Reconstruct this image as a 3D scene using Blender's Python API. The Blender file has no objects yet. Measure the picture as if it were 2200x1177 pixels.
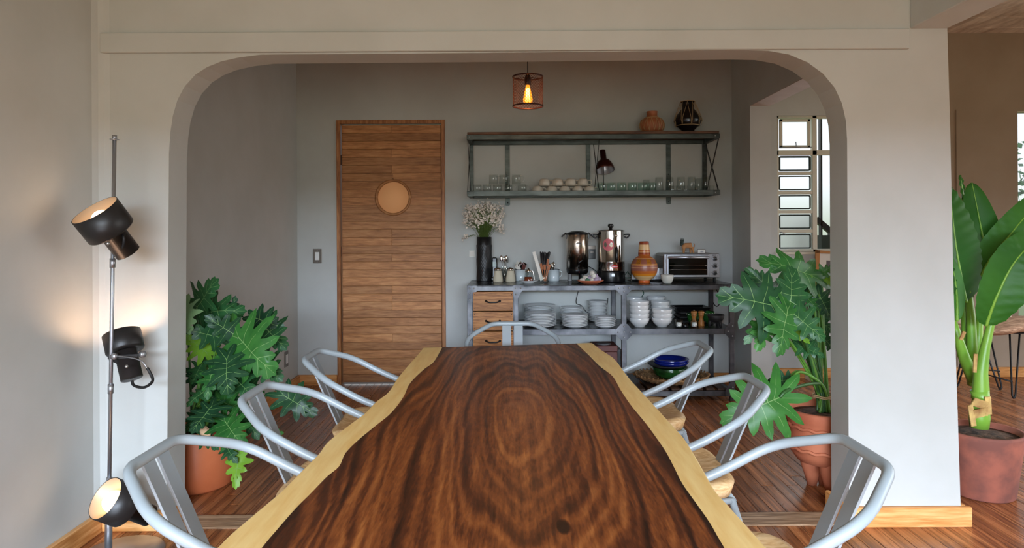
import bpy, bmesh, math, random
from math import sin, cos, pi, radians, sqrt, atan2
from mathutils import Vector, Matrix, Euler

scene = bpy.context.scene
COL = scene.collection
F, PX0, PY0, CH, ROLL = 1467.0, 1100.0, 491.0, 1.27, radians(0.3)

# ------------------------------------------------------------ camera, world, light
cam_d = bpy.data.cameras.new('camera')
cam_d.sensor_fit = 'HORIZONTAL'; cam_d.sensor_width = 36.0
cam_d.lens = F / 2200 * 36.0
cam_d.shift_y = -(588.5 - PY0) / 2200
cam_d.clip_start = 0.05
cam = bpy.data.objects.new('camera', cam_d)
cam.matrix_world = Matrix.Translation((0, 0, CH)) @ Matrix.Rotation(pi / 2, 4, 'X') @ Matrix.Rotation(-ROLL, 4, 'Z')
COL.objects.link(cam); scene.camera = cam

w = bpy.data.worlds.new('sky'); scene.world = w; w.use_nodes = True
wn = w.node_tree.nodes; wl = w.node_tree.links
bg = wn['Background']; bg.inputs['Strength'].default_value = 1.25
tc = wn.new('ShaderNodeTexCoord'); sp = wn.new('ShaderNodeSeparateXYZ'); cr = wn.new('ShaderNodeValToRGB')
wl.new(tc.outputs['Generated'], sp.inputs[0]); wl.new(sp.outputs['Z'], cr.inputs[0]); wl.new(cr.outputs[0], bg.inputs[0])
cr.color_ramp.elements[0].position = 0.0; cr.color_ramp.elements[0].color = (0.55, 0.62, 0.50, 1)
cr.color_ramp.elements[1].position = 0.06; cr.color_ramp.elements[1].color = (0.93, 0.97, 1.0, 1)

def area(name, loc, rot, sx, sy, power, col, spread=180):
    l = bpy.data.lights.new(name, 'AREA'); l.shape = 'RECTANGLE'; l.size = sx; l.size_y = sy
    l.energy = power; l.color = col; l.spread = radians(spread)
    o = bpy.data.objects.new(name, l); o.location = loc; o.rotation_euler = rot; COL.objects.link(o); return o
# daylight through the windows behind the camera (sky, falling downwards) and the lawn's bounce (rising)
area('rear_window_daylight', (0.2, -2.85, 1.7), (radians(48), 0, 0), 3.6, 1.9, 50, (0.92, 0.95, 1.0), 100)
area('sky_beyond_rear_window', (0.3, -8.0, 3.95), (radians(86), 0, 0), 8.0, 3.6, 9000, (0.64, 0.79, 1.0), 180)
area('rear_window_lawn_bounce', (0.2, -2.8, 1.2), (radians(136), 0, 0), 3.6, 1.2, 62, (1.0, 0.985, 0.80), 150)
# glazed doors of the right-hand room
area('garden_door_daylight', (5.3, 2.8, 1.3), (radians(62), 0, radians(90)), 3.8, 2.0, 42, (0.97, 0.97, 1.0), 110)
# daylight at the casement window beyond the archway
area('casement_daylight', (2.75, 5.62, 1.65), (radians(-80), 0, 0), 0.95, 1.1, 6, (0.9, 0.96, 1.0), 170)
scene.view_settings.view_transform = 'Standard'; scene.view_settings.look = 'None'
scene.view_settings.gamma = 1.0; scene.view_settings.use_curve_mapping = False
scene.view_settings.exposure = 0.0
try:
    scene.cycles.use_denoising = True
    scene.cycles.max_bounces = 10; scene.cycles.diffuse_bounces = 5; scene.cycles.glossy_bounces = 4
    scene.cycles.transmission_bounces = 8; scene.cycles.transparent_max_bounces = 28
    scene.cycles.caustics_reflective = False; scene.cycles.caustics_refractive = False
    scene.cycles.sample_clamp_indirect = 4.0
except Exception: pass

# ------------------------------------------------------------ helpers
def W(px, py, D):
    """world point seen at photograph pixel (px, py) at depth D"""
    u, v = px - PX0, py - PY0
    uu = u * cos(ROLL) - v * sin(ROLL); vv = u * sin(ROLL) + v * cos(ROLL)
    return Vector((uu * D / F, D, CH - vv * D / F))
def XP(px, D, py=491): return W(px, py, D).x
def ZP(py, D, px=1100): return W(px, py, D).z
def onz(px, py, z):
    """world point on the horizontal plane z seen at the pixel"""
    u, v = px - PX0, py - PY0
    vv = u * sin(ROLL) + v * cos(ROLL)
    return W(px, py, (CH - z) * F / vv)
V = lambda *a: Vector(a)

MATS = {}
def nodes(name, col=(0.5, 0.5, 0.5), rough=0.5, metal=0.0, spec=0.5):
    m = bpy.data.materials.new(name); m.use_nodes = True
    b = m.node_tree.nodes['Principled BSDF']
    b.inputs['Base Color'].default_value = (*col, 1); b.inputs['Roughness'].default_value = rough
    b.inputs['Metallic'].default_value = metal; b.inputs['Specular IOR Level'].default_value = spec
    MATS[name] = m
    return m, m.node_tree.nodes, m.node_tree.links, b
def srgb(r, g, b):
    f = lambda c: ((c / 255 + 0.055) / 1.055) ** 2.4 if c / 255 > 0.04045 else c / 255 / 12.92
    return (f(r), f(g), f(b))
def mapping(n, l, scale=(1, 1, 1), rnd=False, rot=(0, 0, 0)):
    t = n.new('ShaderNodeTexCoord'); mp = n.new('ShaderNodeMapping')
    mp.inputs['Scale'].default_value = scale; mp.inputs['Rotation'].default_value = rot
    if rnd:
        oi = n.new('ShaderNodeObjectInfo'); vm = n.new('ShaderNodeVectorMath'); vm.operation = 'SCALE'
        vm.inputs[0].default_value = (37, 91, 53); l.new(oi.outputs['Random'], vm.inputs['Scale'])
        ad = n.new('ShaderNodeVectorMath'); ad.operation = 'ADD'
        l.new(t.outputs['Object'], ad.inputs[0]); l.new(vm.outputs[0], ad.inputs[1])
        l.new(ad.outputs[0], mp.inputs[0])
    else:
        l.new(t.outputs['Object'], mp.inputs[0])
    return mp
def noise(n, l, vec, scale, detail=4, rough=0.55):
    t = n.new('ShaderNodeTexNoise'); t.inputs['Scale'].default_value = scale
    t.inputs['Detail'].default_value = detail; t.inputs['Roughness'].default_value = rough
    l.new(vec.outputs[0], t.inputs['Vector']); return t
def ramp(n, l, src, stops):
    r = n.new('ShaderNodeValToRGB'); e = r.color_ramp.elements
    while len(e) < len(stops): e.new(0.5)
    for i, (p, c) in enumerate(stops):
        e[i].position = p; e[i].color = (*c, 1)
    l.new(src, r.inputs[0]); return r
def bump(n, l, b, src, strength=0.2, dist=0.01):
    bp = n.new('ShaderNodeBump'); bp.inputs['Strength'].default_value = strength; bp.inputs['Distance'].default_value = dist
    l.new(src, bp.inputs['Height']); l.new(bp.outputs[0], b.inputs['Normal']); return bp
def mottled(name, c1, c2, scale=6, rough=0.5, metal=0.0, bs=0.15, bd=0.004, det=6, lo=0.35, hi=0.65, rnd=False, sc=(1, 1, 1), spec=0.5, rr=None):
    m, n, l, b = nodes(name, c1, rough, metal, spec)
    mp = mapping(n, l, sc, rnd); t = noise(n, l, mp, scale, det)
    r = ramp(n, l, t.outputs['Fac'], [(lo, c1), (hi, c2)]); l.new(r.outputs[0], b.inputs['Base Color'])
    if bs: bump(n, l, b, t.outputs['Fac'], bs, bd)
    if rr:
        q = n.new('ShaderNodeMapRange'); q.inputs['To Min'].default_value = rr[0]; q.inputs['To Max'].default_value = rr[1]
        l.new(t.outputs['Fac'], q.inputs['Value']); l.new(q.outputs[0], b.inputs['Roughness'])
    return m
def wood(name, cs, axis='X', scale=1.0, rough=0.45, stretch=14, spec=0.4, bs=0.12, amp=0.16):
    """procedural grain running along one axis of the object; tone differs from piece to piece"""
    m, n, l, b = nodes(name, cs[0], rough, 0, spec)
    s = [scale * stretch] * 3; s['XYZ'.index(axis)] = scale
    mp = mapping(n, l, tuple(s), True)
    t1 = noise(n, l, mp, 1.6, 3, 0.5); t2 = noise(n, l, mp, 9, 5, 0.6)
    wv = n.new('ShaderNodeMath'); wv.operation = 'MULTIPLY'; wv.inputs[1].default_value = 22
    l.new(t1.outputs['Fac'], wv.inputs[0])
    sn = n.new('ShaderNodeMath'); sn.operation = 'SINE'; l.new(wv.outputs[0], sn.inputs[0])
    ma = n.new('ShaderNodeMath'); ma.operation = 'MULTIPLY_ADD'; ma.inputs[1].default_value = amp; l.new(sn.outputs[0], ma.inputs[0]); l.new(t2.outputs['Fac'], ma.inputs[2])
    r = ramp(n, l, ma.outputs[0], [(0.25, cs[0]), (0.5, cs[1]), (0.75, cs[2])])
    oi = n.new('ShaderNodeObjectInfo'); hs = n.new('ShaderNodeHueSaturation')
    q = n.new('ShaderNodeMapRange'); q.inputs['To Min'].default_value = 0.80; q.inputs['To Max'].default_value = 1.2
    l.new(oi.outputs['Random'], q.inputs['Value']); l.new(q.outputs[0], hs.inputs['Value']); l.new(r.outputs[0], hs.inputs['Color'])
    l.new(hs.outputs[0], b.inputs['Base Color'])
    bump(n, l, b, ma.outputs[0], bs, 0.002)
    return m
def glass(name, col=(1, 1, 1), rough=0.02, thin=False):
    m, n, l, b = nodes(name, col, rough)
    if thin:      # a thin sheet: mostly clear with a mirror sheen
        tr = n.new('ShaderNodeBsdfTransparent'); tr.inputs[0].default_value = (*col, 1)
        gl = n.new('ShaderNodeBsdfGlossy'); gl.inputs['Roughness'].default_value = rough
        fr = n.new('ShaderNodeFresnel'); fr.inputs[0].default_value = 1.7
        mx = n.new('ShaderNodeMixShader'); gm = n.new('ShaderNodeNewGeometry'); iv = n.new('ShaderNodeMath'); iv.operation = 'SUBTRACT'; iv.inputs[0].default_value = 1; l.new(gm.outputs['Backfacing'], iv.inputs[1]); fm = n.new('ShaderNodeMath'); fm.operation = 'MULTIPLY'; l.new(fr.outputs[0], fm.inputs[0]); l.new(iv.outputs[0], fm.inputs[1]); l.new(fm.outputs[0], mx.inputs[0]); l.new(tr.outputs[0], mx.inputs[1]); l.new(gl.outputs[0], mx.inputs[2])
        l.new(mx.outputs[0], n['Material Output'].inputs[0])
    else:
        b.inputs['Transmission Weight'].default_value = 1.0; b.inputs['IOR'].default_value = 1.45
    return m
def emit(name, col, s):
    m, n, l, b = nodes(name, col); b.inputs['Emission Color'].default_value = (*col, 1); b.inputs['Emission Strength'].default_value = s
    return m

mottled('paint', srgb(193, 194, 189), srgb(186, 187, 181), 3, 0.62, bs=0.25, bd=0.006, spec=0.3)
mottled('paint_niche', srgb(200, 203, 199), srgb(192, 194, 190), 2.5, 0.62, bs=0.25, bd=0.006, spec=0.3)
mottled('paint_taupe', srgb(164, 146, 126), srgb(156, 137, 116), 2.5, 0.6, bs=0.25, bd=0.006, spec=0.3)
mottled('concrete', srgb(232, 216, 200), srgb(178, 156, 138), 5, 0.85, bs=0.6, bd=0.02, sc=(3, 0.6, 1))
mottled('plaster_pink', srgb(200, 186, 178), srgb(188, 172, 162), 5, 0.8, bs=0.3, bd=0.008)
wood('oak', [srgb(146, 94, 52), srgb(182, 124, 74), srgb(202, 148, 96)], 'X', 1.2, 0.5, 9, amp=0.09)
wood('oak_frame', [srgb(132, 80, 42), srgb(166, 108, 62), srgb(186, 128, 78)], 'Z', 1.4, 0.45, 12)
wood('pine_base', [srgb(186, 122, 62), srgb(212, 150, 88), srgb(228, 172, 112)], 'X', 1.0, 0.45, 12)
wood('pine_base_y', [srgb(186, 122, 62), srgb(212, 150, 88), srgb(228, 172, 112)], 'Y', 1.0, 0.45, 12)
wood('drawer_wood', [srgb(132, 82, 38), srgb(176, 118, 62), srgb(200, 142, 82)], 'X', 2.0, 0.5, 14)
wood('seat_wood', [srgb(206, 160, 104), srgb(230, 190, 136), srgb(242, 210, 160)], 'X', 5, 0.45, 5)
wood('shelf_wood', [srgb(70, 46, 32), srgb(104, 70, 48), srgb(128, 90, 62)], 'X', 1.5, 0.6, 14)
wood('slat_wood', [srgb(42, 30, 24), srgb(70, 50, 38), srgb(88, 64, 48)], 'Y', 2, 0.5, 14)
wood('threshold_wood', [srgb(112, 84, 60), srgb(160, 128, 98), srgb(188, 158, 128)], 'X', 1.2, 0.5, 22, bs=0.4)
wood('drift_wood', [srgb(140, 104, 80), srgb(190, 152, 122), srgb(214, 180, 150)], 'X', 2.5, 0.7, 5, bs=0.5)
# floorboards: reddish varnished pine, worn gloss
m = wood('floor_board', [srgb(100, 56, 30), srgb(152, 92, 52), srgb(182, 118, 72)], 'Y', 0.9, 0.27, 16, spec=0.55)
n, l = m.node_tree.nodes, m.node_tree.links; b = n['Principled BSDF']
mp = mapping(n, l, (3, 3, 3), True); t = noise(n, l, mp, 4, 6)
q = n.new('ShaderNodeMapRange'); q.inputs['To Min'].default_value = 0.16; q.inputs['To Max'].default_value = 0.42
l.new(t.outputs['Fac'], q.inputs['Value']); l.new(q.outputs[0], b.inputs['Roughness'])
nodes('floor_gap', srgb(40, 24, 16), 0.8)
# slab: sapwood and heartwood
mottled('sapwood', srgb(250, 218, 148), srgb(236, 192, 116), 3.5, 0.38, bs=0.05, bd=0.002, sc=(14, 1.6, 4), lo=0.3, hi=0.7)
m, n, l, b = nodes('heartwood', rough=0.34, spec=0.45)
tcn = n.new('ShaderNodeTexCoord')
def math_(op, a, c=None):
    q = n.new('ShaderNodeMath'); q.operation = op
    for i, s in enumerate((a, c)):
        if s is None: continue
        if isinstance(s, (int, float)): q.inputs[i].default_value = s
        else: l.new(s, q.inputs[i])
    return q.outputs[0]
mpw = n.new('ShaderNodeMapping'); mpw.inputs['Scale'].default_value = (4.5, 0.6, 1); l.new(tcn.outputs['Object'], mpw.inputs[0])
nw = noise(n, l, mpw, 1.5, 2, 0.4)
sx = n.new('ShaderNodeSeparateXYZ'); l.new(tcn.outputs['Object'], sx.inputs[0])
wx = math_('ADD', sx.outputs['X'], math_('MULTIPLY', math_('SUBTRACT', nw.outputs['Fac'], 0.5), 0.17))
nw2 = noise(n, l, mpw, 0.9, 3, 0.5); dy = math_('ADD', math_('SUBTRACT', sx.outputs['Y'], 1.93), math_('MULTIPLY', math_('SUBTRACT', nw2.outputs['Fac'], 0.5), 0.9))
dx = math_('SUBTRACT', wx, 0.015)
ff = math_('SQRT', math_('ADD', math_('MULTIPLY', dx, dx), math_('MULTIPLY', math_('MULTIPLY', dy, dy), 0.042)))
mps = n.new('ShaderNodeMapping'); mps.inputs['Scale'].default_value = (26, 1.1, 1); l.new(tcn.outputs['Object'], mps.inputs[0])
ns = noise(n, l, mps, 2.0, 6, 0.65)
mpf = n.new('ShaderNodeMapping'); mpf.inputs['Scale'].default_value = (90, 14, 1); l.new(tcn.outputs['Object'], mpf.inputs[0])
nf = noise(n, l, mpf, 2.0, 3, 0.6)
ph = math_('ADD', math_('MULTIPLY', ff, 260), math_('MULTIPLY', ns.outputs['Fac'], 3.0))
ring = math_('MULTIPLY_ADD', math_('SINE', ph), 0.5); ring.node.inputs[2].default_value = 0.5
slow = n.new('ShaderNodeTexNoise'); slow.noise_dimensions = '1D'; slow.inputs['Scale'].default_value = 22; slow.inputs['Detail'].default_value = 4
l.new(ff, slow.inputs['W'])
ma = math_('ADD', math_('MULTIPLY', ring, 0.10), math_('MULTIPLY', slow.outputs['Fac'], 0.78))
ma = math_('ADD', ma, math_('MULTIPLY', math_('SUBTRACT', ns.outputs['Fac'], 0.5), 0.62))
ma = math_('ADD', ma, math_('MULTIPLY', math_('SUBTRACT', nf.outputs['Fac'], 0.5), 0.35))
# bark-side darkening stored with the mesh (a property of the timber next to the sapwood)
at = n.new('ShaderNodeAttribute'); at.attribute_name = 'edge_dark'
ma = math_('SUBTRACT', ma, math_('MULTIPLY', at.outputs['Fac'], 0.16))
# dark knots
kv = n.new('ShaderNodeVectorMath'); kv.operation = 'DISTANCE'; kmp = n.new('ShaderNodeMapping'); kmp.inputs['Scale'].default_value = (1, .38, 1); l.new(tcn.outputs['Object'], kmp.inputs[0]); l.new(kmp.outputs[0], kv.inputs[0])
KN = onz(1211, 1131, 0.74); kv.inputs[1].default_value = (KN.x, KN.y * .38, 0)
kd = n.new('ShaderNodeMapRange'); kd.inputs['From Min'].default_value = 0.004; kd.inputs['From Max'].default_value = 0.0135
kd.inputs['To Min'].default_value = 0.75; kd.inputs['To Max'].default_value = 0
l.new(kv.outputs['Value'], kd.inputs['Value'])
ma = math_('SUBTRACT', ma, kd.outputs[0])
r = ramp(n, l, ma, [(0.16, srgb(40, 19, 10)), (0.34, srgb(86, 42, 20)), (0.48, srgb(130, 70, 32)), (0.68, srgb(176, 108, 54))])
l.new(r.outputs[0], b.inputs['Base Color']); bump(n, l, b, ma, 0.05, 0.002)

nodes('chair_paint', srgb(150, 160, 164), 0.38, 0.0, 0.6)
nodes('chair_slat', srgb(150, 158, 162), 0.4, 0.35, 0.6)
mottled('steel', srgb(104, 104, 106), srgb(66, 67, 70), 9, 0.42, 0.85, bs=0.1, bd=0.002, sc=(1, 1, 1), rr=(0.3, 0.55))
mottled('steel_top', srgb(74, 74, 76), srgb(46, 46, 48), 6, 0.3, 0.85, bs=0.05, bd=0.002, rr=(0.15, 0.4))
mottled('steel_green', srgb(92, 98, 93), srgb(58, 63, 60), 10, 0.45, 0.7, bs=0.1, bd=0.002, sc=(0.6, 2, 2))
nodes('rivet', srgb(190, 190, 188), 0.3, 0.9)
nodes('black_metal', srgb(26, 25, 25), 0.4, 0.3)
nodes('lamp_black', srgb(38, 36, 35), 0.42, 0.2)
nodes('reflector', srgb(200, 172, 140), 0.45, 0.3)
nodes('alu', srgb(176, 178, 182), 0.35, 0.9)
nodes('chrome', srgb(215, 212, 208), 0.1, 1.0)
nodes('urn_steel', srgb(196, 182, 168), 0.2, 1.0)
nodes('black_plastic', srgb(16, 16, 17), 0.3)
nodes('cord_black', srgb(14, 14, 14), 0.6)
nodes('cord_green', srgb(20, 84, 62), 0.6)
nodes('white_ceramic', srgb(222, 224, 224), 0.15, 0, 0.6)
nodes('cream_ceramic', srgb(206, 200, 186), 0.3)
nodes('stone_bowl', srgb(205, 205, 196), 0.3)
nodes('enamel', srgb(205, 216, 220), 0.18)
nodes('enamel_rim', srgb(35, 40, 48), 0.3)
glass('clear_glass', (0.955, 0.97, 0.965), 0.08, True)
glass('green_glass', (0.90, 0.965, 0.94), 0.08, True)
glass('pane_glass', (0.97, 0.99, 1.0), 0.02, True)
glass('oven_glass', (0.10, 0.11, 0.12), 0.05, True)
nodes('frosted', srgb(232, 238, 240), 0.35); MATS['frosted'].node_tree.nodes['Principled BSDF'].inputs['Transmission Weight'].default_value = 0.85
nodes('sugar', srgb(206, 196, 172), 0.8)
nodes('syrup', srgb(126, 44, 16), 0.15)
nodes('window_steel', srgb(218, 214, 196), 0.5)
nodes('copper_lamp', srgb(70, 32, 22), 0.35, 0.5)
nodes('silver_inside', srgb(170, 168, 172), 0.35, 0.7)
mottled('terracotta', srgb(190, 112, 78), srgb(168, 88, 58), 5, 0.75, bs=0.15, bd=0.004)
mottled('terracotta_old', srgb(166, 96, 76), srgb(128, 78, 66), 7, 0.85, bs=0.3, bd=0.006, lo=0.4, hi=0.6)
mottled('terracotta_glaze', srgb(196, 112, 72), srgb(180, 96, 58), 3, 0.35, bs=0.04, bd=0.003)
mottled('soil', srgb(112, 84, 66), srgb(56, 42, 32), 40, 0.95, bs=1.0, bd=0.02)
mottled('clay_brown', srgb(178, 108, 68), srgb(150, 86, 52), 6, 0.6)
nodes('black_clay', srgb(22, 18, 17), 0.25)
nodes('twine', srgb(190, 160, 116), 0.8)
mottled('wicker', srgb(178, 138, 92), srgb(116, 82, 50), 50, 0.8, bs=0.8, bd=0.01)
nodes('cobalt', srgb(18, 34, 120), 0.1)
mottled('green_glaze', srgb(40, 96, 40), srgb(18, 50, 22), 14, 0.12, bs=0)
nodes('rosewood', srgb(104, 58, 52), 0.5)
nodes('mill_wood', srgb(170, 112, 54), 0.35)
nodes('wax', srgb(240, 240, 238), 0.5)
nodes('molcajete', srgb(34, 33, 34), 0.6)
nodes('paper', srgb(228, 224, 214), 0.7)
nodes('white_plastic', srgb(232, 232, 228), 0.4)
nodes('brushed_plate', srgb(120, 112, 104), 0.35, 0.8)
nodes('straw_black', srgb(28, 26, 28), 0.5)
nodes('spatula_wood', srgb(176, 100, 52), 0.5)
nodes('sticker_pink', srgb(214, 110, 118), 0.6)
nodes('badge_red', srgb(206, 28, 34), 0.4)
nodes('white_print', srgb(235, 235, 235), 0.6)
nodes('dark_print', srgb(50, 50, 52), 0.6)
nodes('donkey_clay', srgb(176, 124, 78), 0.8)
nodes('donkey_head', srgb(44, 56, 50), 0.7)
nodes('frame_oak', srgb(182, 122, 62), 0.5)
nodes('photo_dark', srgb(92, 84, 88), 0.5)
nodes('yellow_wax', srgb(226, 168, 62), 0.5)
nodes('pale_dish', srgb(236, 218, 170), 0.5)
nodes('phone_screen', srgb(96, 118, 104), 0.3)
nodes('flower_white', srgb(236, 226, 214), 0.8)
nodes('stem_green', srgb(96, 118, 52), 0.6)
nodes('rock_pale', srgb(214, 196, 172), 0.9)
nodes('crystal_purple', srgb(168, 150, 172), 0.3)
nodes('crystal_green', srgb(78, 122, 98), 0.3)
nodes('crystal_white', srgb(206, 200, 190), 0.35)
nodes('rubber', srgb(24, 24, 24), 0.7)
emit('bulb_warm', (1.0, 0.66, 0.38), 8)
emit('bulb_warm_strong', (1.0, 0.64, 0.42), 115)
emit('filament', (1.0, 0.55, 0.16), 14)
m, n, l, b = nodes('bulb_amber')
tr = n.new('ShaderNodeBsdfTransparent'); tr.inputs[0].default_value = (1, .72, .35, 1); em = n.new('ShaderNodeEmission'); em.inputs[0].default_value = (1, .32, .03, 1); em.inputs[1].default_value = 1.1
ad = n.new('ShaderNodeAddShader'); l.new(tr.outputs[0], ad.inputs[0]); l.new(em.outputs[0], ad.inputs[1]); l.new(ad.outputs[0], n['Material Output'].inputs[0])

def leafmat(name, dark, light, vein, rough=0.35, trans=0.12):
    m, n, l, b = nodes(name, dark, rough + .07, 0, 0.38)
    at = n.new('ShaderNodeAttribute'); at.attribute_name = 'vein'
    pw = n.new('ShaderNodeMath'); pw.operation = 'POWER'; pw.inputs[1].default_value = 22; l.new(at.outputs['Fac'], pw.inputs[0])
    mp = mapping(n, l, (1, 1, 1), True); t = noise(n, l, mp, 5, 3)
    oi = n.new('ShaderNodeObjectInfo'); ad = n.new('ShaderNodeMath'); ad.operation = 'MULTIPLY_ADD'
    l.new(oi.outputs['Random'], ad.inputs[0]); ad.inputs[1].default_value = 0.7; 
    sb = n.new('ShaderNodeMath'); sb.operation = 'SUBTRACT'; l.new(t.outputs['Fac'], sb.inputs[0]); sb.inputs[1].default_value = 0.35
    l.new(sb.outputs[0], ad.inputs[2])
    r = ramp(n, l, ad.outputs[0], [(0.1, dark), (0.95, light)])
    vm_ = n.new('ShaderNodeMath'); vm_.operation = 'MULTIPLY'; vm_.inputs[1].default_value = .6; l.new(pw.outputs[0], vm_.inputs[0]); mx = n.new('ShaderNodeMixRGB'); l.new(vm_.outputs[0], mx.inputs[0]); l.new(r.outputs[0], mx.inputs[1]); mx.inputs[2].default_value = (*vein, 1)
    l.new(mx.outputs[0], b.inputs['Base Color'])
    tr = n.new('ShaderNodeBsdfTranslucent'); l.new(mx.outputs[0], tr.inputs[0])
    ms = n.new('ShaderNodeMixShader'); ms.inputs[0].default_value = trans
    l.new(b.outputs[0], ms.inputs[1]); l.new(tr.outputs[0], ms.inputs[2]); l.new(ms.outputs[0], n['Material Output'].inputs[0])
    return m
leafmat('leaf_dark', srgb(26, 62, 38), srgb(46, 96, 50), srgb(120, 160, 100))
leafmat('leaf_mid', srgb(36, 88, 38), srgb(70, 132, 54), srgb(140, 180, 100))
leafmat('leaf_lime', srgb(110, 160, 44), srgb(136, 186, 60), srgb(190, 210, 110), trans=0.3)
leafmat('leaf_pale', srgb(106, 140, 92), srgb(130, 160, 112), srgb(160, 180, 140))
leafmat('leaf_banana', srgb(48, 106, 34), srgb(82, 146, 52), srgb(176, 214, 92), 0.4, 0.3)
nodes('petiole', srgb(92, 138, 52), 0.4)
nodes('petiole_dark', srgb(52, 92, 44), 0.4)
mottled('banana_stalk', srgb(112, 164, 54), srgb(140, 184, 66), 4, 0.4, bs=0)
mottled('dry_sheath', srgb(216, 184, 112), srgb(150, 104, 60), 14, 0.8, bs=0.4)
nodes('leaf_vein', srgb(120, 158, 92), 0.45)
nodes('vase_black', srgb(17, 17, 18), 0.45)
nodes('dried_leaf', srgb(196, 160, 124), 0.9)

def link(o, parent=None):
    COL.objects.link(o)
    if parent is not None: o.parent = parent
    return o
def tag(o, label=None, cat=None, group=None, kind=None):
    if label: o['label'] = label
    if cat: o['category'] = cat
    if group: o['group'] = group
    if kind: o['kind'] = kind
    return o
def thing(name, loc, label, cat, group=None, rz=0):
    o = bpy.data.objects.new(name, None); o.empty_display_size = 0.05
    o.location = loc; o.rotation_euler = (0, 0, rz); COL.objects.link(o)
    return tag(o, label, cat, group)
def kids(o): return [c for c in bpy.data.objects if c.parent == o]
def copy_tree(o, parent=None, ch=None):
    c = o.copy(); COL.objects.link(c); c.parent = parent
    for k in kids(o): copy_tree(k, c)
    return c

class MB:
    """collects simple shapes and links them as one mesh object"""
    def __init__(s): s.v = []; s.f = []; s.m = []; s.sm = []; s.cur = 0; s.mats = []
    def mat(s, name):
        if name not in s.mats: s.mats.append(name)
        s.cur = s.mats.index(name); return s
    def add(s, vs, fs, smooth=False):
        o = len(s.v); s.v += [tuple(p) for p in vs]
        for f in fs: s.f.append([i + o for i in f]); s.m.append(s.cur); s.sm.append(smooth)
        return s
    def box(s, a, b, M=None, bev=0.0):
        x0, y0, z0 = a; x1, y1, z1 = b
        if bev > 0:
            e = min(bev, abs(x1 - x0) * .45, abs(y1 - y0) * .45, abs(z1 - z0) * .45)
            vs = []; idx = {}
            for ix in (0, 1):
                for iy in (0, 1):
                    for iz in (0, 1):
                        X, Y, Z = (x0, x1)[ix], (y0, y1)[iy], (z0, z1)[iz]
                        dx, dy, dz = (e, -e)[ix], (e, -e)[iy], (e, -e)[iz]
                        for k, p in enumerate(((X, Y + dy, Z + dz), (X + dx, Y, Z + dz), (X + dx, Y + dy, Z))):
                            idx[(ix, iy, iz, k)] = len(vs); vs.append(Vector(p))
            g = idx.get; fs = []
            for i in (0, 1):
                fs.append([g((i, 0, 0, 0)), g((i, 1, 0, 0)), g((i, 1, 1, 0)), g((i, 0, 1, 0))])
                fs.append([g((0, i, 0, 1)), g((1, i, 0, 1)), g((1, i, 1, 1)), g((0, i, 1, 1))])
                fs.append([g((0, 0, i, 2)), g((1, 0, i, 2)), g((1, 1, i, 2)), g((0, 1, i, 2))])
            for i in (0, 1):
                for j in (0, 1):
                    fs.append([g((0, i, j, 1)), g((1, i, j, 1)), g((1, i, j, 2)), g((0, i, j, 2))])
                    fs.append([g((i, 0, j, 0)), g((i, 1, j, 0)), g((i, 1, j, 2)), g((i, 0, j, 2))])
                    fs.append([g((i, j, 0, 0)), g((i, j, 1, 0)), g((i, j, 1, 1)), g((i, j, 0, 1))])
                    for k in (0, 1): fs.append([g((i, j, k, 0)), g((i, j, k, 1)), g((i, j, k, 2))])
        else:
            vs = [Vector(p) for p in ((x0, y0, z0), (x1, y0, z0), (x1, y1, z0), (x0, y1, z0), (x0, y0, z1), (x1, y0, z1), (x1, y1, z1), (x0, y1, z1))]
            fs = [[0, 3, 2, 1], [4, 5, 6, 7], [0, 1, 5, 4], [1, 2, 6, 5], [2, 3, 7, 6], [3, 0, 4, 7]]
        if M is not None: vs = [M @ p for p in vs]
        return s.add(vs, fs)
    def lathe(s, prof, n=28, M=None, fn=None, cap0=True, cap1=True, smooth=True, c=(0, 0)):
        vs = []; fs = []
        for i, (r, z) in enumerate(prof):
            for k in range(n):
                a = 2 * pi * k / n; rr = r if fn is None else fn(r, z, a)
                vs.append(Vector((c[0] + rr * cos(a), c[1] + rr * sin(a), z)))
        for i in range(len(prof) - 1):
            for k in range(n):
                k2 = (k + 1) % n; fs.append([i * n + k, i * n + k2, (i + 1) * n + k2, (i + 1) * n + k])
        if cap0 and prof[0][0] > 1e-5: fs.append(list(range(n - 1, -1, -1)))
        if cap1 and prof[-1][0] > 1e-5: fs.append([(len(prof) - 1) * n + k for k in range(n)])
        if M is not None: vs = [M @ p for p in vs]
        return s.add(vs, fs, smooth)
    def tube(s, pts, r, n=8, smooth=True, caps=True, closed=False):
        pts = [Vector(p) for p in pts]; N = len(pts)
        rs = r if isinstance(r, (list, tuple)) else [r] * N
        T = []
        for i in range(N):
            a = pts[i - 1] if (i > 0 or closed) else pts[i]; c = pts[(i + 1) % N] if (i < N - 1 or closed) else pts[i]
            d = (c - a); T.append(d.normalized() if d.length > 1e-9 else Vector((0, 0, 1)))
        up = Vector((0, 0, 1)) if abs(T[0].z) < 0.9 else Vector((1, 0, 0))
        u = T[0].cross(up).normalized(); vs = []
        for i in range(N):
            u = (u - T[i] * u.dot(T[i]))
            u = u.normalized() if u.length > 1e-6 else T[i].orthogonal().normalized()
            w_ = T[i].cross(u)
            for k in range(n):
                a = 2 * pi * k / n; vs.append(pts[i] + (u * cos(a) + w_ * sin(a)) * rs[i])
        fs = []
        for i in range(N - 1 + (1 if closed else 0)):
            j = (i + 1) % N
            for k in range(n):
                k2 = (k + 1) % n; fs.append([i * n + k, i * n + k2, j * n + k2, j * n + k])
        if caps and not closed: fs += [list(range(n - 1, -1, -1)), [(N - 1) * n + k for k in range(n)]]
        return s.add(vs, fs, smooth)
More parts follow.
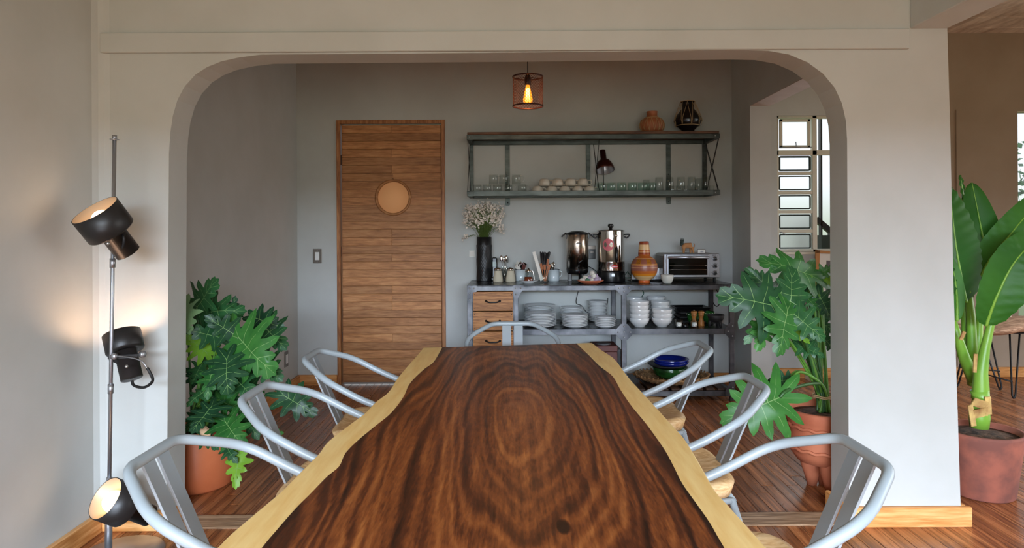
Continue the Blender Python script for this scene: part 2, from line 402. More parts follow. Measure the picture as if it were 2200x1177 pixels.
    def bar(s, a, b, wd, th, side=None):
        """rectangular bar from a to b, wd wide along 'side', th thick"""
        a, b = Vector(a), Vector(b); d = (b - a).normalized()
        side = Vector(side) if side is not None else d.orthogonal()
        side = (side - d * side.dot(d)).normalized(); nn = d.cross(side)
        vs = [p + side * (i * wd / 2) + nn * (j * th / 2) for p in (a, b) for (i, j) in ((-1, -1), (1, -1), (1, 1), (-1, 1))]
        return s.add(vs, [[0, 1, 2, 3], [7, 6, 5, 4], [0, 4, 5, 1], [1, 5, 6, 2], [2, 6, 7, 3], [3, 7, 4, 0]])
    def prism(s, poly, axis, t0, t1, M=None):
        """polygon (list of 2D) extruded along an axis between t0 and t1; 2D coords are the other two axes in order"""
        def mk(p, t):
            q = list(p); q.insert('XYZ'.index(axis), t); return Vector(q)
        n = len(poly); vs = [mk(p, t0) for p in poly] + [mk(p, t1) for p in poly]
        fs = [list(range(n)), list(range(2 * n - 1, n - 1, -1))] + [[i, (i + 1) % n, n + (i + 1) % n, n + i] for i in range(n)]
        if M is not None: vs = [M @ p for p in vs]
        return s.add(vs, fs)
    def ball(s, c, r, n=10, m=7, M=None, sc=(1, 1, 1), fn=None):
        vs = []; fs = []
        for i in range(m + 1):
            th = pi * i / m
            for k in range(n):
                a = 2 * pi * k / n; d = Vector((sin(th) * cos(a), sin(th) * sin(a), cos(th)))
                q = r if fn is None else r * fn(d)
                vs.append(Vector((c[0] + d.x * q * sc[0], c[1] + d.y * q * sc[1], c[2] + d.z * q * sc[2])))
        for i in range(m):
            for k in range(n):
                k2 = (k + 1) % n; fs.append([i * n + k, (i + 1) * n + k, (i + 1) * n + k2, i * n + k2])
        if M is not None: vs = [M @ p for p in vs]
        return s.add(vs, fs, True)
    def mesh(s, name):
        me = bpy.data.meshes.new(name); me.from_pydata(s.v, [], s.f)
        for mn in s.mats: me.materials.append(MATS[mn])
        me.polygons.foreach_set('material_index', s.m); me.polygons.foreach_set('use_smooth', s.sm)
        me.update()
        bm = bmesh.new(); bm.from_mesh(me); bmesh.ops.remove_doubles(bm, verts=bm.verts, dist=1e-6)
        bmesh.ops.recalc_face_normals(bm, faces=bm.faces); bm.to_mesh(me); bm.free()
        return me
    def build(s, name, mat=None, parent=None, loc=None):
        if mat: s.mats = [mat] if not s.mats else s.mats
        o = bpy.data.objects.new(name, s.mesh(name))
        if loc is not None: o.location = loc
        return link(o, parent)
def fillet(pts, r, n=5):
    pts = [Vector(p) for p in pts]; out = [pts[0]]
    rr = r if isinstance(r, (list, tuple)) else [r] * len(pts)
    for i in range(1, len(pts) - 1):
        a, p, c = pts[i - 1], pts[i], pts[i + 1]
        q = min(rr[i], (a - p).length * .48, (c - p).length * .48)
        p0 = p + (a - p).normalized() * q; p1 = p + (c - p).normalized() * q
        for k in range(n + 1):
            t = k / n; out.append(p0.lerp(p, t).lerp(p.lerp(p1, t), t))
    return out + [pts[-1]]
def smooth_path(pts, n=6):
    P = [Vector(p) for p in pts]; out = []
    for i in range(len(P) - 1):
        p0 = P[max(i - 1, 0)]; p1, p2 = P[i], P[i + 1]; p3 = P[min(i + 2, len(P) - 1)]
        for k in range(n):
            t = k / n
            out.append(0.5 * ((2 * p1) + (p2 - p0) * t + (2 * p0 - 5 * p1 + 4 * p2 - p3) * t * t + (3 * p1 - p0 - 3 * p2 + p3) * t ** 3))
    return out + [P[-1]]
def align(d, up=(0, 0, 1)):
    """rotation taking +Z to direction d"""
    d = Vector(d).normalized(); return d.to_track_quat('Z', 'Y').to_matrix().to_4x4()
def struct(o): o['kind'] = 'structure'; return o
ORD = ['topmost', 'second from the top', 'third from the top', 'fourth from the top', 'fifth from the top', 'sixth from the top', 'seventh from the top', 'eighth from the top', 'ninth from the top', 'tenth from the top', 'eleventh from the top', 'twelfth from the top', 'thirteenth from the top', 'fourteenth from the top', 'fifteenth from the top']
ORL = ['leftmost', 'second from the left', 'third from the left', 'fourth from the left', 'fifth from the left', 'sixth from the left', 'seventh from the left']
# ============================================================ the room
YF, YB = 2.90, 3.06           # arch wall front / back
YN = 5.58                     # back wall of the alcove
YR = 5.75                     # back wall of the right-hand room
XL = -1.755
CEIL = 2.9
XSTUB0, XSTUB1 = 1.80, 1.955

def boxo(name, a, b, mat, parent=None, kind=True, bev=0):
    o = MB().box(a, b, bev=bev).build(name, mat, parent)
    return struct(o) if kind and parent is None else o

# floor with single boards
floor = MB().box((-2.0, -3.1, -0.06), (5.9, 5.95, -0.0125)).build('floor', 'floor_gap'); struct(floor)
random.seed(5)
PW = 0.062
plank_me = MB().box((-PW / 2 + .0008, -0.5, -0.0125), (PW / 2 - .0008, 0.5, 0.0), bev=0.0012).mat('floor_board').build('plank', 'floor_board', floor).data
first_plank = bpy.data.objects['plank']
def board(x, y0, y1, used=[False]):
    if not used[0]: o = first_plank; used[0] = True
    else: o = bpy.data.objects.new('plank', plank_me); link(o, floor)
    o.location = (x, (y0 + y1) / 2, random.uniform(-.0006, .0)); o.scale = (1, y1 - y0, 1)
rest = MB().mat('floor_board'); count = 0
x = XL + PW / 2
cols = []
while x < 5.6:
    if x < 2.0: y0, y1 = 1.5, 5.62
    else: y0, y1 = max(1.5, min(x / 0.78, 5.0)) - 0.1, 5.8
    cuts = [y0]; 
    while y1 - cuts[-1] > 2.9: cuts.append(cuts[-1] + random.uniform(1.5, 2.5))
    cuts.append(y1)
    for a, c in zip(cuts, cuts[1:]):
        if x < 4.6 and count < 296: board(x, a + .0012, c - .0012); count += 1
        else: rest.box((x - PW / 2 + .0008, a + .001, -.0125), (x + PW / 2 - .0008, c - .001, 0))
    # boards out of view, behind and beside the camera
    rest.box((x - PW / 2 + .0008, -3.0, -.0125), (x + PW / 2 - .0008, y0 - .001, 0))
    x += PW
o = rest.build('plank', 'floor_board', floor); o['kind'] = 'stuff'

# arch wall: one polygon with the rounded opening, extruded
ARCH = [(358, 1200), (360, 900), (362, 500), (363, 330), (366, 285), (371, 250), (381, 215), (397, 185), (420, 160), (445, 144), (475, 132), (515, 123), (560, 117.5),
        (800, 115.5), (1100, 113), (1400, 110), (1600, 108), (1650, 109), (1695, 117), (1735, 134), (1768, 158), (1793, 188), (1809, 222), (1817, 258), (1820, 300), (1821, 500), (1823, 900), (1825, 1200)]
op = [(W(a, b_, YF).x, max(W(a, b_, YF).z, 0)) for a, b_ in ARCH]
XP0, XP1 = W(2035, 60, YF).x, W(2065, 1105, YF).x
poly = [(XL - .02, 0)] + op + [(XP1, 0), (W(2058, 900, YF).x, W(2058, 900, YF).z), (W(2048, 600, YF).x, W(2048, 600, YF).z), (W(2042, 300, YF).x, W(2042, 300, YF).z), (XP0, 2.12), (XP0, CEIL), (XL - .02, CEIL)]
wall_arch = MB().prism(poly, 'Y', YF, YB).build('wall_arch', 'paint'); struct(wall_arch)
for p in wall_arch.data.polygons: p.use_smooth = False
# flat board along the lintel
tb = MB(); a = W(220, 115.5, YF); c = W(1950, 105, YF); a2 = W(220, 73, YF)
tb.box((a.x, YF - .02, a.z), (c.x, YF, a2.z), bev=.003)
struct(tb.build('trim_1', 'paint'))
# left wall, with a rounded cove where it meets the arch wall
struct(MB().box((XL - .15, -3.1, 0), (XL, YN + .15, CEIL)).build('wall_left', 'paint'))
struct(MB().prism([(XL, YF - .045), (XL + .012, YF - .02), (XL + .03, YF - .008), (XL + .05, YF), (XL, YF)], 'Z', 0.1, CEIL).build('trim_2', 'paint'))
# niche back wall with the doorway
DX0, DX1 = W(724, 500, YN).x, W(957, 500, YN).x; DZ = W(840, 258, YN).z
poly = [(XL - .1, 0), (DX0, 0), (DX0, DZ), (DX1, DZ), (DX1, 0), (XSTUB0 + .02, 0), (XSTUB0 + .02, CEIL), (XL - .1, CEIL)]
struct(MB().prism(poly, 'Y', YN, YN + .14).build('wall_back', 'paint_niche'))
# niche left wall skin is the same wall; the niche's right stub and its lintel
o = MB().box((XSTUB0, 5.15, 0), (XSTUB1, YR + .1, CEIL))
o.build('wall_stub', 'paint_niche'); struct(bpy.data.objects['wall_stub'])
o = MB().mat('paint_niche').box((XSTUB0, YB, 2.19), (XSTUB1, 5.15, CEIL)).mat('plaster_pink').box((XSTUB0 + .001, YB, 2.186), (XSTUB1 - .001, 5.149, 2.19)).build('wall_lintel')
struct(o)
# ceiling beam over the pillar, running towards the camera
bx0, bx1 = W(1955, 62, YF).x, XP0
struct(MB().box((bx0, -3.0, W(1990, 61.5, YF).z), (bx1, YF, CEIL), bev=.004).build('trim_3', 'paint'))
# ceilings
struct(MB().box((XL - .1, -3.1, CEIL), (XSTUB1, YN + .15, CEIL + .1)).build('ceiling', 'paint'))
cc = MB().mat('concrete')
random.seed(3)
yy = -3.1
cr_ = bpy.data.objects.new('ceiling_concrete', None); COL.objects.link(cr_); struct(cr_)
while yy < 5.8:       # board-marked concrete strips
    wy = 0.29
    MB().box((XSTUB1 - .115, yy + .004, CEIL - random.uniform(0, .006)), (5.9, min(yy + wy, 5.85) - .004, CEIL + .08), bev=.003).build('concrete_strip', 'concrete', cr_)
    yy += wy
MB().box((XSTUB1, -3.1, CEIL + .02), (5.9, 5.85, CEIL + .1)).build('backing', 'concrete', cr_)
# right-hand room: back wall with casement window and a glazed opening
WX0, WX1, WZ0, WZ1 = W(1670, 400, YR).x, W(1670, 400, YR).x + .95, W(1700, 541, YR).z, W(1700, 248, YR).z
GX0, GX1, GZ0, GZ1 = W(2187, 400, YR).x, 5.25, W(2190, 686, YR).z, W(2190, 237, YR).z
wb = MB()
XE = WX1 + .25
for a, c in (((XSTUB1, 0), (XE, WZ0)), ((XSTUB1, WZ1), (XE, CEIL)), ((XSTUB1, WZ0), (WX0, WZ1)), ((WX1, WZ0), (XE, WZ1))):
    wb.box((a[0], YR, a[1]), (c[0], YR + .16, c[1]))
struct(wb.build('wall_window', 'paint_niche'))
wb = MB()
for a, c in (((XE, 0), (5.9, GZ0)), ((XE, GZ1), (5.9, CEIL)), ((XE, GZ0), (GX0, GZ1)), ((GX1, GZ0), (5.9, GZ1))):
    wb.box((a[0], YR, a[1]), (c[0], YR + .16, c[1]))
gx = W(2053, 300, YR).x
wb.box((gx, YR - .012, 0.1), (gx + .004, YR, 2.25))
struct(wb.build('wall_right_back', 'paint_taupe'))
# outer wall of that room (big glazed openings), wall behind the camera with its windows
wb = MB()
for (a, c) in ((-3.1, 0.8), (4.9, 5.9)): wb.box((5.6, a, 0), (5.75, c, CEIL))
wb.box((5.6, .8, 2.4), (5.75, 4.9, CEIL)).box((5.6, .8, 0), (5.75, 4.9, .12))
struct(wb.build('wall_garden', 'paint_taupe'))
wb = MB()
wb.box((XL, -3.15, 0), (5.7, -3.0, .55)).box((XL, -3.15, 2.0), (5.7, -3.0, CEIL)).box((XL, -3.15, .5), (-1.7, -3.0, 2.1)).box((2.1, -3.15, .5), (5.7, -3.0, 2.1))
struct(wb.build('wall_rear', 'paint'))

# casement window (white-painted steel)
wt = bpy.data.objects.new('window_1', None); wt.location = (WX0, YR + .04, WZ0); COL.objects.link(wt); struct(wt)
ww, wh = WX1 - WX0, WZ1 - WZ0
def wz(py): return W(1700, py, YR).z - WZ0
def wxp(px): return W(px, 400, YR).x - WX0
m_ = MB(); t = .022
for (a, c) in (((0, 0), (ww, t)), ((0, wh - t), (ww, wh)), ((0, 0), (t, wh)), ((ww - t, 0), (ww, wh)),
               ((wxp(1748), 0), (wxp(1758), wh)), ((0, wz(333)), (ww, wz(322))), ((ww * .72, 0), (ww * .72 + .03, wh))):
    m_.box((a[0], -.02, a[1]), (c[0], .02, c[1]), bev=.003)
m_.build('window_frame', 'window_steel', wt)
rows = [(333, 368), (375, 410), (417, 451), (459, 493), (501, 536)]
for k, (ya, yb) in enumerate(rows):
    m_ = MB().box((t, -.018, wz(yb) - .028), (wxp(1748), .018, wz(yb)), bev=.003)
    m_.build('glazing_bar', 'window_steel', wt)
    x0, x1, z0, z1 = t, wxp(1748), wz(yb), wz(ya)
    mb = MB().box((x0, .004, z0), (x1, .007, z1))
    mb.build('pane', 'frosted' if k >= 3 else 'pane_glass', wt)
    m2 = MB(); e = .018   # dark rubber glazing line with rounded corners
    pts = fillet([(x0 + .012, 0, z0 + .012), (x1 - .014, 0, z0 + .012), (x1 - .014, 0, z1 - .012), (x0 + .012, 0, z1 - .012), (x0 + .012, 0, z0 + .013)], .012, 4)
    m2.tube(pts, .006 if k != 0 else .009, 6); m2.build('glazing_seal', 'donkey_head', wt)
# top-hung opening sash, ajar
sash = MB(); sx0, sx1, sz0, sz1 = wxp(1676), wxp(1741), wz(318), wz(256)
for (a, c) in (((sx0, sz0), (sx1, sz0 + .022)), ((sx0, sz1 - .022), (sx1, sz1)), ((sx0, sz0), (sx0 + .022, sz1)), ((sx1 - .022, sz0), (sx1, sz1))):
    sash.box((a[0], -.045, a[1]), (c[0], -.02, c[1]), bev=.002)
so = sash.build('sash', 'window_steel', wt)
MB().box((sx0 + .02, -.034, sz0 + .02), (sx1 - .02, -.031, sz1 - .02)).build('pane', 'pane_glass', so)
MB().tube([(sx0 + .13, -.05, sz0 + .05), (sx0 + .13, -.06, sz0 + .005), (sx0 + .17, -.08, sz0 + .0)], .004, 6).tube([(sx0, -.05, sz0 + .004), (sx0 + .26, -.06, sz0 + .004)], .0035, 6).build('handle', 'alu', so)
MB().box((wxp(1758), .004, wz(318)), (ww * .72, .007, wh - t)).build('pane', 'pane_glass', wt)
MB().box((wxp(1758), .004, t), (ww * .72, .007, wz(333))).build('pane', 'pane_glass', wt)
MB().box((ww * .72 + .03, .004, t), (ww - t, .007, wh - t)).build('pane', 'pane_glass', wt)
MB().tube(fillet([(.03, -.03, wz(500)), (.025, -.05, wz(498)), (.06, -.06, wz(503))], .01), .005, 6).build('window_catch', 'alu', wt)
struct(MB().box((WX0 - .02, YR - .012, WZ0 - .02), (WX1 + .02, YR + .03, WZ0)).build('trim_4', 'window_steel'))
# glazed opening on the right
w2 = bpy.data.objects.new('window_2', None); w2.location = (GX0, YR + .05, GZ0); COL.objects.link(w2); struct(w2)
gw, gh = GX1 - GX0, GZ1 - GZ0
m_ = MB()
for (a, c) in (((0, 0), (gw, .01)), ((0, gh - .01), (gw, gh)), ((0, 0), (.012, gh)), ((gw - .03, 0), (gw, gh)), ((gw * .5, 0), (gw * .5 + .03, gh))):
    m_.box((a[0], -.02, a[1]), (c[0], .02, c[1]))
m_.build('window_frame', 'window_steel', w2)
for a, c in ((.012, gw * .5), (gw * .5 + .03, gw - .03)): MB().box((a, -.002, .01), (c, .002, gh - .01)).build('pane', 'pane_glass', w2)
# windows behind the camera and garden doors: frames only carry glass bars
w3 = bpy.data.objects.new('window_3', None); w3.location = (-1.7, -3.07, .55); COL.objects.link(w3); struct(w3)
m_ = MB()
for k in range(5): m_.box((k * .93, -.02, 0), (k * .93 + .04, .02, 1.45))
m_.box((0, -.02, 0), (3.8, .02, .04)).box((0, -.02, 1.41), (3.8, .02, 1.45)); m_.build('window_frame', 'window_steel', w3)
w4 = bpy.data.objects.new('window_4', None); w4.location = (5.67, .8, .12); COL.objects.link(w4); struct(w4)
m_ = MB()
for k in range(5): m_.box((-.02, k * 1.015, 0), (.02, k * 1.015 + .04, 2.28))
m_.build('window_frame', 'window_steel', w4)

# skirting boards
def skirt(name, a, c, mat='pine_base', h=.085):
    struct(MB().box((min(a[0], c[0]), min(a[1], c[1]), 0.0), (max(a[0], c[0]), max(a[1], c[1]), h), bev=.004).build(name, mat))
bt = .022
skirt('baseboard_left', (XL, -3.0), (XL + bt, YF - bt - .001), 'pine_base_y')
skirt('baseboard_front_left', (XL, YF - bt), (op[0][0] + .005, YF))
skirt('baseboard_jamb_left', (op[0][0], YF - bt + .001), (op[0][0] + .012, YB + .015), 'pine_base_y', .07)
skirt('baseboard_pillar', (op[-1][0] - .022, YF - bt), (XP1 + .035, YF))
skirt('baseboard_jamb_right', (op[-1][0] - .02, YF + .001), (op[-1][0], YB + .02), 'pine_base_y')
skirt('baseboard_pillar_side', (XP1, YF + .001), (XP1 + .022, YB + .02), 'pine_base_y')
skirt('baseboard_alcove_left', (XL, YB + .001), (XL + bt, YN - bt - .001), 'pine_base_y')
skirt('baseboard_back_left', (XL, YN - bt), (DX0 - .001, YN))
skirt('baseboard_back_right', (DX1 + .001, YN - bt), (XSTUB0 - bt - .001, YN))
skirt('baseboard_stub_side', (XSTUB0 - bt, 5.15 - bt + .001), (XSTUB0, YN), 'pine_base_y')
skirt('baseboard_stub', (XSTUB0 - bt, 5.15 - bt - .002), (XSTUB1 + .05, 5.15 - .002))
skirt('baseboard_right_back', (XSTUB1 + .001, YR - bt), (5.55, YR))
# old timber threshold in the archway
struct(MB().box((op[0][0] + .013, YF - .0, 0.0), (op[-1][0] - .021, YF + .135, .006), bev=.003).build('threshold', 'threshold_wood'))

# ------------------------------------------------------------ plank door with porthole
dr = bpy.data.objects.new('door_1', None); dr.location = (DX0, YN, 0); COL.objects.link(dr); struct(dr)
dw = DX1 - DX0; ft = .03
fr = MB().box((0, -.012, 0), (ft, .11, DZ), bev=.002).box((dw - ft, -.012, 0), (dw, .11, DZ), bev=.002).box((ft, -.012, DZ - ft), (dw - ft, .11, DZ), bev=.002)
fr.build('door_frame', 'oak_frame', dr)
lx0, lx1 = ft + .012, dw - ft - .006
MB().box((lx0 - .004, .044, .018), (lx1 + .003, .06, DZ - ft - .006)).build('door_core', 'oak_frame', dr)
MB().box((lx0 - .004, .012, .018), (lx0, .034, DZ - ft - .006)).build('door_edge', 'oak_frame', dr)
pc = W(844, 424, YN); pc = V(pc.x - DX0, 0, pc.z); R0, R1 = .128, .150
NR = 32; z0, z1 = .018, DZ - ft - .008; rh = (z1 - z0) / NR
random.seed(11)
for i in range(NR):
    a, c = z0 + i * rh + .0008, z0 + (i + 1) * rh - .0008
    zm = (a + c) / 2; dep = random.uniform(0, .0012)
    def edge(side):
        pts = []
        for k in range(9):
            z = a + (c - a) * k / 8; d = R1 ** 2 - (z - pc.z) ** 2
            pts.append((pc.x + side * (sqrt(d) if d > 0 else 0), z))
        return pts
    hit = a < pc.z + R1 and c > pc.z - R1
    split = random.random() < .35
    if hit:
        L = edge(-1); R = edge(1)
        MB().prism([(lx0, a)] + L + [(lx0, c)], 'Y', .012 + dep, .034).build('plank', 'oak', dr)
        MB().prism(R + [(lx1, c), (lx1, a)], 'Y', .012 + dep, .034).build('plank', 'oak', dr)
    elif split:
        mx = (lx0 + lx1) / 2
        MB().box((lx0, .012 + dep, a), (mx - .0006, .034, c), bev=.0015).build('plank', 'oak', dr)
        MB().box((mx + .0006, .012 + random.uniform(0, .0012), a), (lx1, .034, c), bev=.0015).build('plank', 'oak', dr)
    else:
        MB().box((lx0, .012 + dep, a), (lx1, .034, c), bev=.0015).build('plank', 'oak', dr)
Mr = Matrix.Translation(pc) @ Matrix.Rotation(pi / 2, 4, 'X')
MB().lathe([(R0, -.042), (R0, -.008), (R1 - .003, -.008), (R1 - .001, -.012), (R1 - .001, -.042)], 48, Mr, cap0=False, cap1=False).build('porthole_ring', 'oak', dr)
bm_ = MB().lathe([(R0 + .004, -.042), (R0 + .004, -.036)], 40, Mr); bm_.mats = ['lit_amber_pane']
m, n, l, b = nodes('lit_amber_pane', srgb(206, 150, 104), 0.7, 0, 0.2)
b.inputs['Emission Color'].default_value = (*srgb(226, 166, 112), 1); b.inputs['Emission Strength'].default_value = 0.22  # weak emission stands in for light coming through the porthole pane
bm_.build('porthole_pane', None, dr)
for zz in (.35, 1.05, 1.8): MB().box((lx0 - .012, .02, zz), (lx0 - .003, .03, zz + .08)).build('hinge', 'black_metal', dr)

# switches and outlets
def wallplate(px, py, wpx, hpx, label, kind, D=YN, plate='brushed_plate'):
    p = W(px, py, D); wd, hg = wpx * D / F, hpx * D / F
    t_ = thing(kind, (p.x, D, p.z), label, 'switch' if 'switch' in kind else 'outlet')
    MB().box((-wd / 2, -.006, -hg / 2), (wd / 2, 0, hg / 2), bev=.002).build('plate', plate, t_)
    return t_, wd, hg
t_, wd, hg = wallplate(682, 550, 19, 31, 'brushed metal wall switch with white rocker left of the door', 'light_switch')
MB().box((-wd * .24, -.011, -hg * .28), (wd * .24, -.006, hg * .28), bev=.002).build('rocker', 'white_plastic', t_)
for s in (-1, 1): MB().lathe([(.003, 0), (.002, .002)], 8, Matrix.Translation((0, -.006, s * hg * .4)) @ Matrix.Rotation(pi / 2, 4, 'X')).build('screw', 'rivet', t_)
t_, wd, hg = wallplate(1014.5, 545, 13, 14, 'small pale square wall switch beside the black vase', 'light_switch', plate='stone_bowl')
MB().box((-wd * .36, -.009, -hg * .36), (wd * .36, -.006, hg * .36), bev=.001).build('rocker', 'paper', t_)
t_, wd, hg = wallplate(1271.5, 542, 16, 29, 'black wall outlet with metal top between the two urns', 'wall_outlet', plate='brushed_plate')
MB().box((-wd * .45, -.012, -hg * .48), (wd * .45, -.006, hg * .25), bev=.002).build('socket', 'black_plastic', t_)
MB().box((-wd * .2, -.0135, -hg * .02), (wd * .2, -.012, hg * .06)).build('socket_mark', 'brushed_plate', t_)
p = onz(613, 770, 0.36)  # on the side wall
y_ = XL * F / (613 - PX0)
t_ = thing('wall_outlet', (XL, y_, CH - (771 - PY0 - 2.5) * y_ / F), 'small white outlet on the left alcove wall behind leafy plant', 'outlet')
MB().box((0, -.04, -.06), (.006, .04, .06), bev=.002).build('plate', 'brushed_plate', t_)
MB().box((.006, -.02, -.035), (.01, .02, .035), bev=.001).build('socket', 'white_plastic', t_)

# ============================================================ live-edge slab table
TZ, TT = 0.74, 0.055
OL = [(910, 746), (898, 760), (858, 806), (835, 840), (806, 863), (784, 886), (761, 903), (709, 943), (686, 972), (669, 989), (640, 1018), (606, 1052), (555, 1095), (497, 1144), (469, 1172), (420, 1222), (350, 1300), (290, 1370)]
HL = [(950, 746), (932, 777), (910, 794), (881, 823), (867, 852), (841, 886), (806, 915), (772, 943), (743, 972), (729, 1001), (703, 1023), (669, 1058), (635, 1092), (600, 1132), (566, 1172), (530, 1222), (480, 1300), (430, 1370)]
OR = [(1267, 735.5), (1299, 760), (1328, 780), (1356, 817), (1385, 849), (1414, 880), (1448, 917), (1477, 949), (1499, 983), (1522, 1023), (1545, 1063), (1574, 1095), (1603, 1127), (1634, 1161), (1690, 1222), (1750, 1300), (1810, 1370)]
HR = [(1233, 736), (1265, 766), (1293, 794), (1322, 817), (1339, 846), (1362, 880), (1391, 915), (1414, 946), (1436, 978), (1454, 1012), (1471, 1046), (1499, 1086), (1528, 1127), (1551, 1167), (1585, 1222), (1640, 1300), (1695, 1370)]
def curve(P):
    q = smooth_path([onz(a, c, TZ) for a, c in P], 5); q.sort(key=lambda v: v.y)
    def f(y):
        for i in range(len(q) - 1):
            if q[i].y <= y <= q[i + 1].y:
                t = (y - q[i].y) / max(q[i + 1].y - q[i].y, 1e-9); return q[i].x + (q[i + 1].x - q[i].x) * t
        return q[0].x if y < q[0].y else q[-1].x
    return f
fOL, fHL, fHR, fOR = curve(OL), curve(HL), curve(HR), curve(OR)
yn, yf0, yf1 = 0.9, onz(930, 746, TZ).y, onz(1250, 736, TZ).y
NY = 110; vs = []; fs = []; mi = []; ed = []
U = [0, .06, .15, .3, .45, .55, .7, .85, .94, 1]
for layer in (0, 1):
    z = 0 if layer == 0 else -TT
    for j in range(NY + 1):
        tt = j / NY
        row = []
        for kx in range(12):
            # far edge is slightly skewed
            yy = yn + (yf0 - yn) * tt
            a, b1, b2, c = fOL(yy), fHL(yy), fHR(yy), fOR(yy)
            if kx == 0: x = a; e = 0
            elif kx == 11: x = c; e = 0
            else:
                u = U[kx - 1]; x = b1 + (b2 - b1) * u; e = max(0, 1 - min(u, 1 - u) / .15)
            if layer == 1:
                if kx == 0: x += .018
                if kx == 11: x -= .018
            ysh = (yf1 - yf0) * (x + .35) / .75 * tt
            vs.append((x, yy + ysh, z)); ed.append(e)
cnt = 12; off = (NY + 1) * cnt
for j in range(NY):
    for kx in range(11):
        a = j * cnt + kx; fs.append([a, a + 1, a + cnt + 1, a + cnt]); mi.append(0 if 1 <= kx <= 9 else 1)
        a += off; fs.append([a, a + cnt, a + cnt + 1, a + 1]); mi.append(0 if 1 <= kx <= 9 else 1)
    for kx in (0, 11):
        a = j * cnt + kx; fs.append([a, a + cnt, a + cnt + off, a + off]); mi.append(1)
for j in (0, NY):
    for kx in range(11):
        a = j * cnt + kx; fs.append([a, a + 1, a + 1 + off, a + off]); mi.append(0 if 1 <= kx <= 9 else 1)
me = bpy.data.meshes.new('tabletop'); me.from_pydata(vs, [], fs)
me.materials.append(MATS['heartwood']); me.materials.append(MATS['sapwood'])
me.polygons.foreach_set('material_index', mi)
at = me.attributes.new('edge_dark', 'FLOAT', 'POINT'); at.data.foreach_set('value', ed)
bm = bmesh.new(); bm.from_mesh(me); bmesh.ops.recalc_face_normals(bm, faces=bm.faces); bm.to_mesh(me); bm.free()
table = thing('dining_table', (0, 0, TZ), 'long live-edge slab dining table, dark heartwood with pale edges, in the foreground', 'table')
top = link(bpy.data.objects.new('tabletop', me), table)
bv = top.modifiers.new('bevel', 'BEVEL'); bv.width = .004; bv.segments = 2; bv.limit_method = 'ANGLE'; bv.angle_limit = radians(50)
for yy in (1.15, 2.75):
    for s in (-1, 1):
        MB().bar((s * .22, yy, -TT), (s * .30, yy, -TZ + .001), .06, .04, (0, 1, 0)).build('leg', 'black_metal', table)
    MB().box((-.26, yy - .03, -TT - .012), (.26, yy + .03, -TT)).build('leg_plate', 'black_metal', table)

# ============================================================ chairs
def make_chair(label):
    """local frame: +x is the way the sitter looks, origin on the floor under the back rail"""
    t = thing('armchair', (0, 0, 0), label, 'chair', 'metal armchairs around the slab table')
    H = .766; r = .0125
    pts = []
    for s in (-1, 1):
        side = [(.395, s * .215, 0.004), (.385, s * .225, .45), (.365, s * .232, .592), (.235, s * .236, .648), (.115, s * .232, .712), (.0, s * .108, H)]
        pts.append(side)
    path = pts[0] + list(reversed(pts[1]))
    path = [path[0], path[1], path[2], path[3], path[4], path[5], path[6], path[7], path[8], path[9], path[10], path[11]]
    rad = [0, .05, .05, .03, .06, .034, .034, .06, .03, .05, .05, 0]
    MB().tube(fillet(path, rad, 6), r, 12).build('arm_tube', 'chair_paint', t)
    for s in (-1, 1):
        MB().bar((.002, s * .031, H - .006), (.115, s * .029, .50), .046, .006, (0, 1, 0)).build('back_slat', 'chair_slat', t)
        MB().tube(fillet([(.135, s * .17, .455), (.09, s * .19, .3), (.03, s * .215, 0.004)], .05), .011, 10).build('rear_leg', 'chair_paint', t)
        MB().tube([(.13, s * .17, .45), (.385, s * .222, .45)], .010, 8).build('seat_rail', 'chair_paint', t)
    MB().tube([(.13, -.17, .45), (.13, .17, .45)], .010, 8).build('seat_rail', 'chair_paint', t)
    # carved wooden seat
    N = 22; vs = []; fs = []
    for L in (0, 1):
        for i in range(N + 1):
            for j in range(N + 1):
                a, c = i / N * 2 - 1, j / N * 2 - 1
                # squircle outline
                m_ = max(abs(a), abs(c)); q = (abs(a) ** 5 + abs(c) ** 5) ** (1 / 5) if m_ > 0 else 1
                s_ = m_ / q if q else 1
                x, y = .315 + a * s_ * .205, c * s_ * .205
                if L == 0:
                    d = .022 * math.exp(-((a + .1) ** 2 * 1.6)) * (1 - abs(c) ** 3) * (1 if m_ < .86 else max(0, (1 - m_) / .14))
                    z = .512 - d - (.012 if m_ > .995 else 0)
                else: z = .462 + (.0)
                if L == 1: x = .315 + (x - .315) * .95; y *= .95
                vs.append((x, y, z))
    K = (N + 1) ** 2
    for L in (0, 1):
        for i in range(N):
            for j in range(N):
                a = L * K + i * (N + 1) + j; fs.append([a, a + 1, a + N + 2, a + N + 1])
    for i in range(N):
        for (a, c) in ((i, i + 1), (N * (N + 1) + i, N * (N + 1) + i + 1), (i * (N + 1), (i + 1) * (N + 1)), (i * (N + 1) + N, (i + 1) * (N + 1) + N)):
            fs.append([a, c, c + K, a + K])
    MB().add(vs, fs, True).build('seat', 'seat_wood', t)
    return t
ch0 = make_chair('grey-blue metal armchair nearest the camera on the left of the table')
spots = [(-.815, 1.547, 0), (-.805, 2.12, 0), (-.81, 2.745, 0.02), (.785, 1.527, pi), (.79, 2.22, pi), (.815, 2.9, pi), (0.0, 3.62, -pi / 2)]
clab = ['grey-blue metal armchair nearest the camera on the left of the table',
        'grey-blue metal armchair in the middle on the left, beside the leafy potted plant',
        'grey-blue metal armchair farthest along the left side, in front of the plank door',
        'grey-blue metal armchair nearest the camera on the right, before the pillar',
        'grey-blue metal armchair in the middle on the right, overlapping the drooping leaf',
        'grey-blue metal armchair farthest along the right side, before the woven basket',
        'grey-blue metal armchair at the far end of the table, facing the camera']
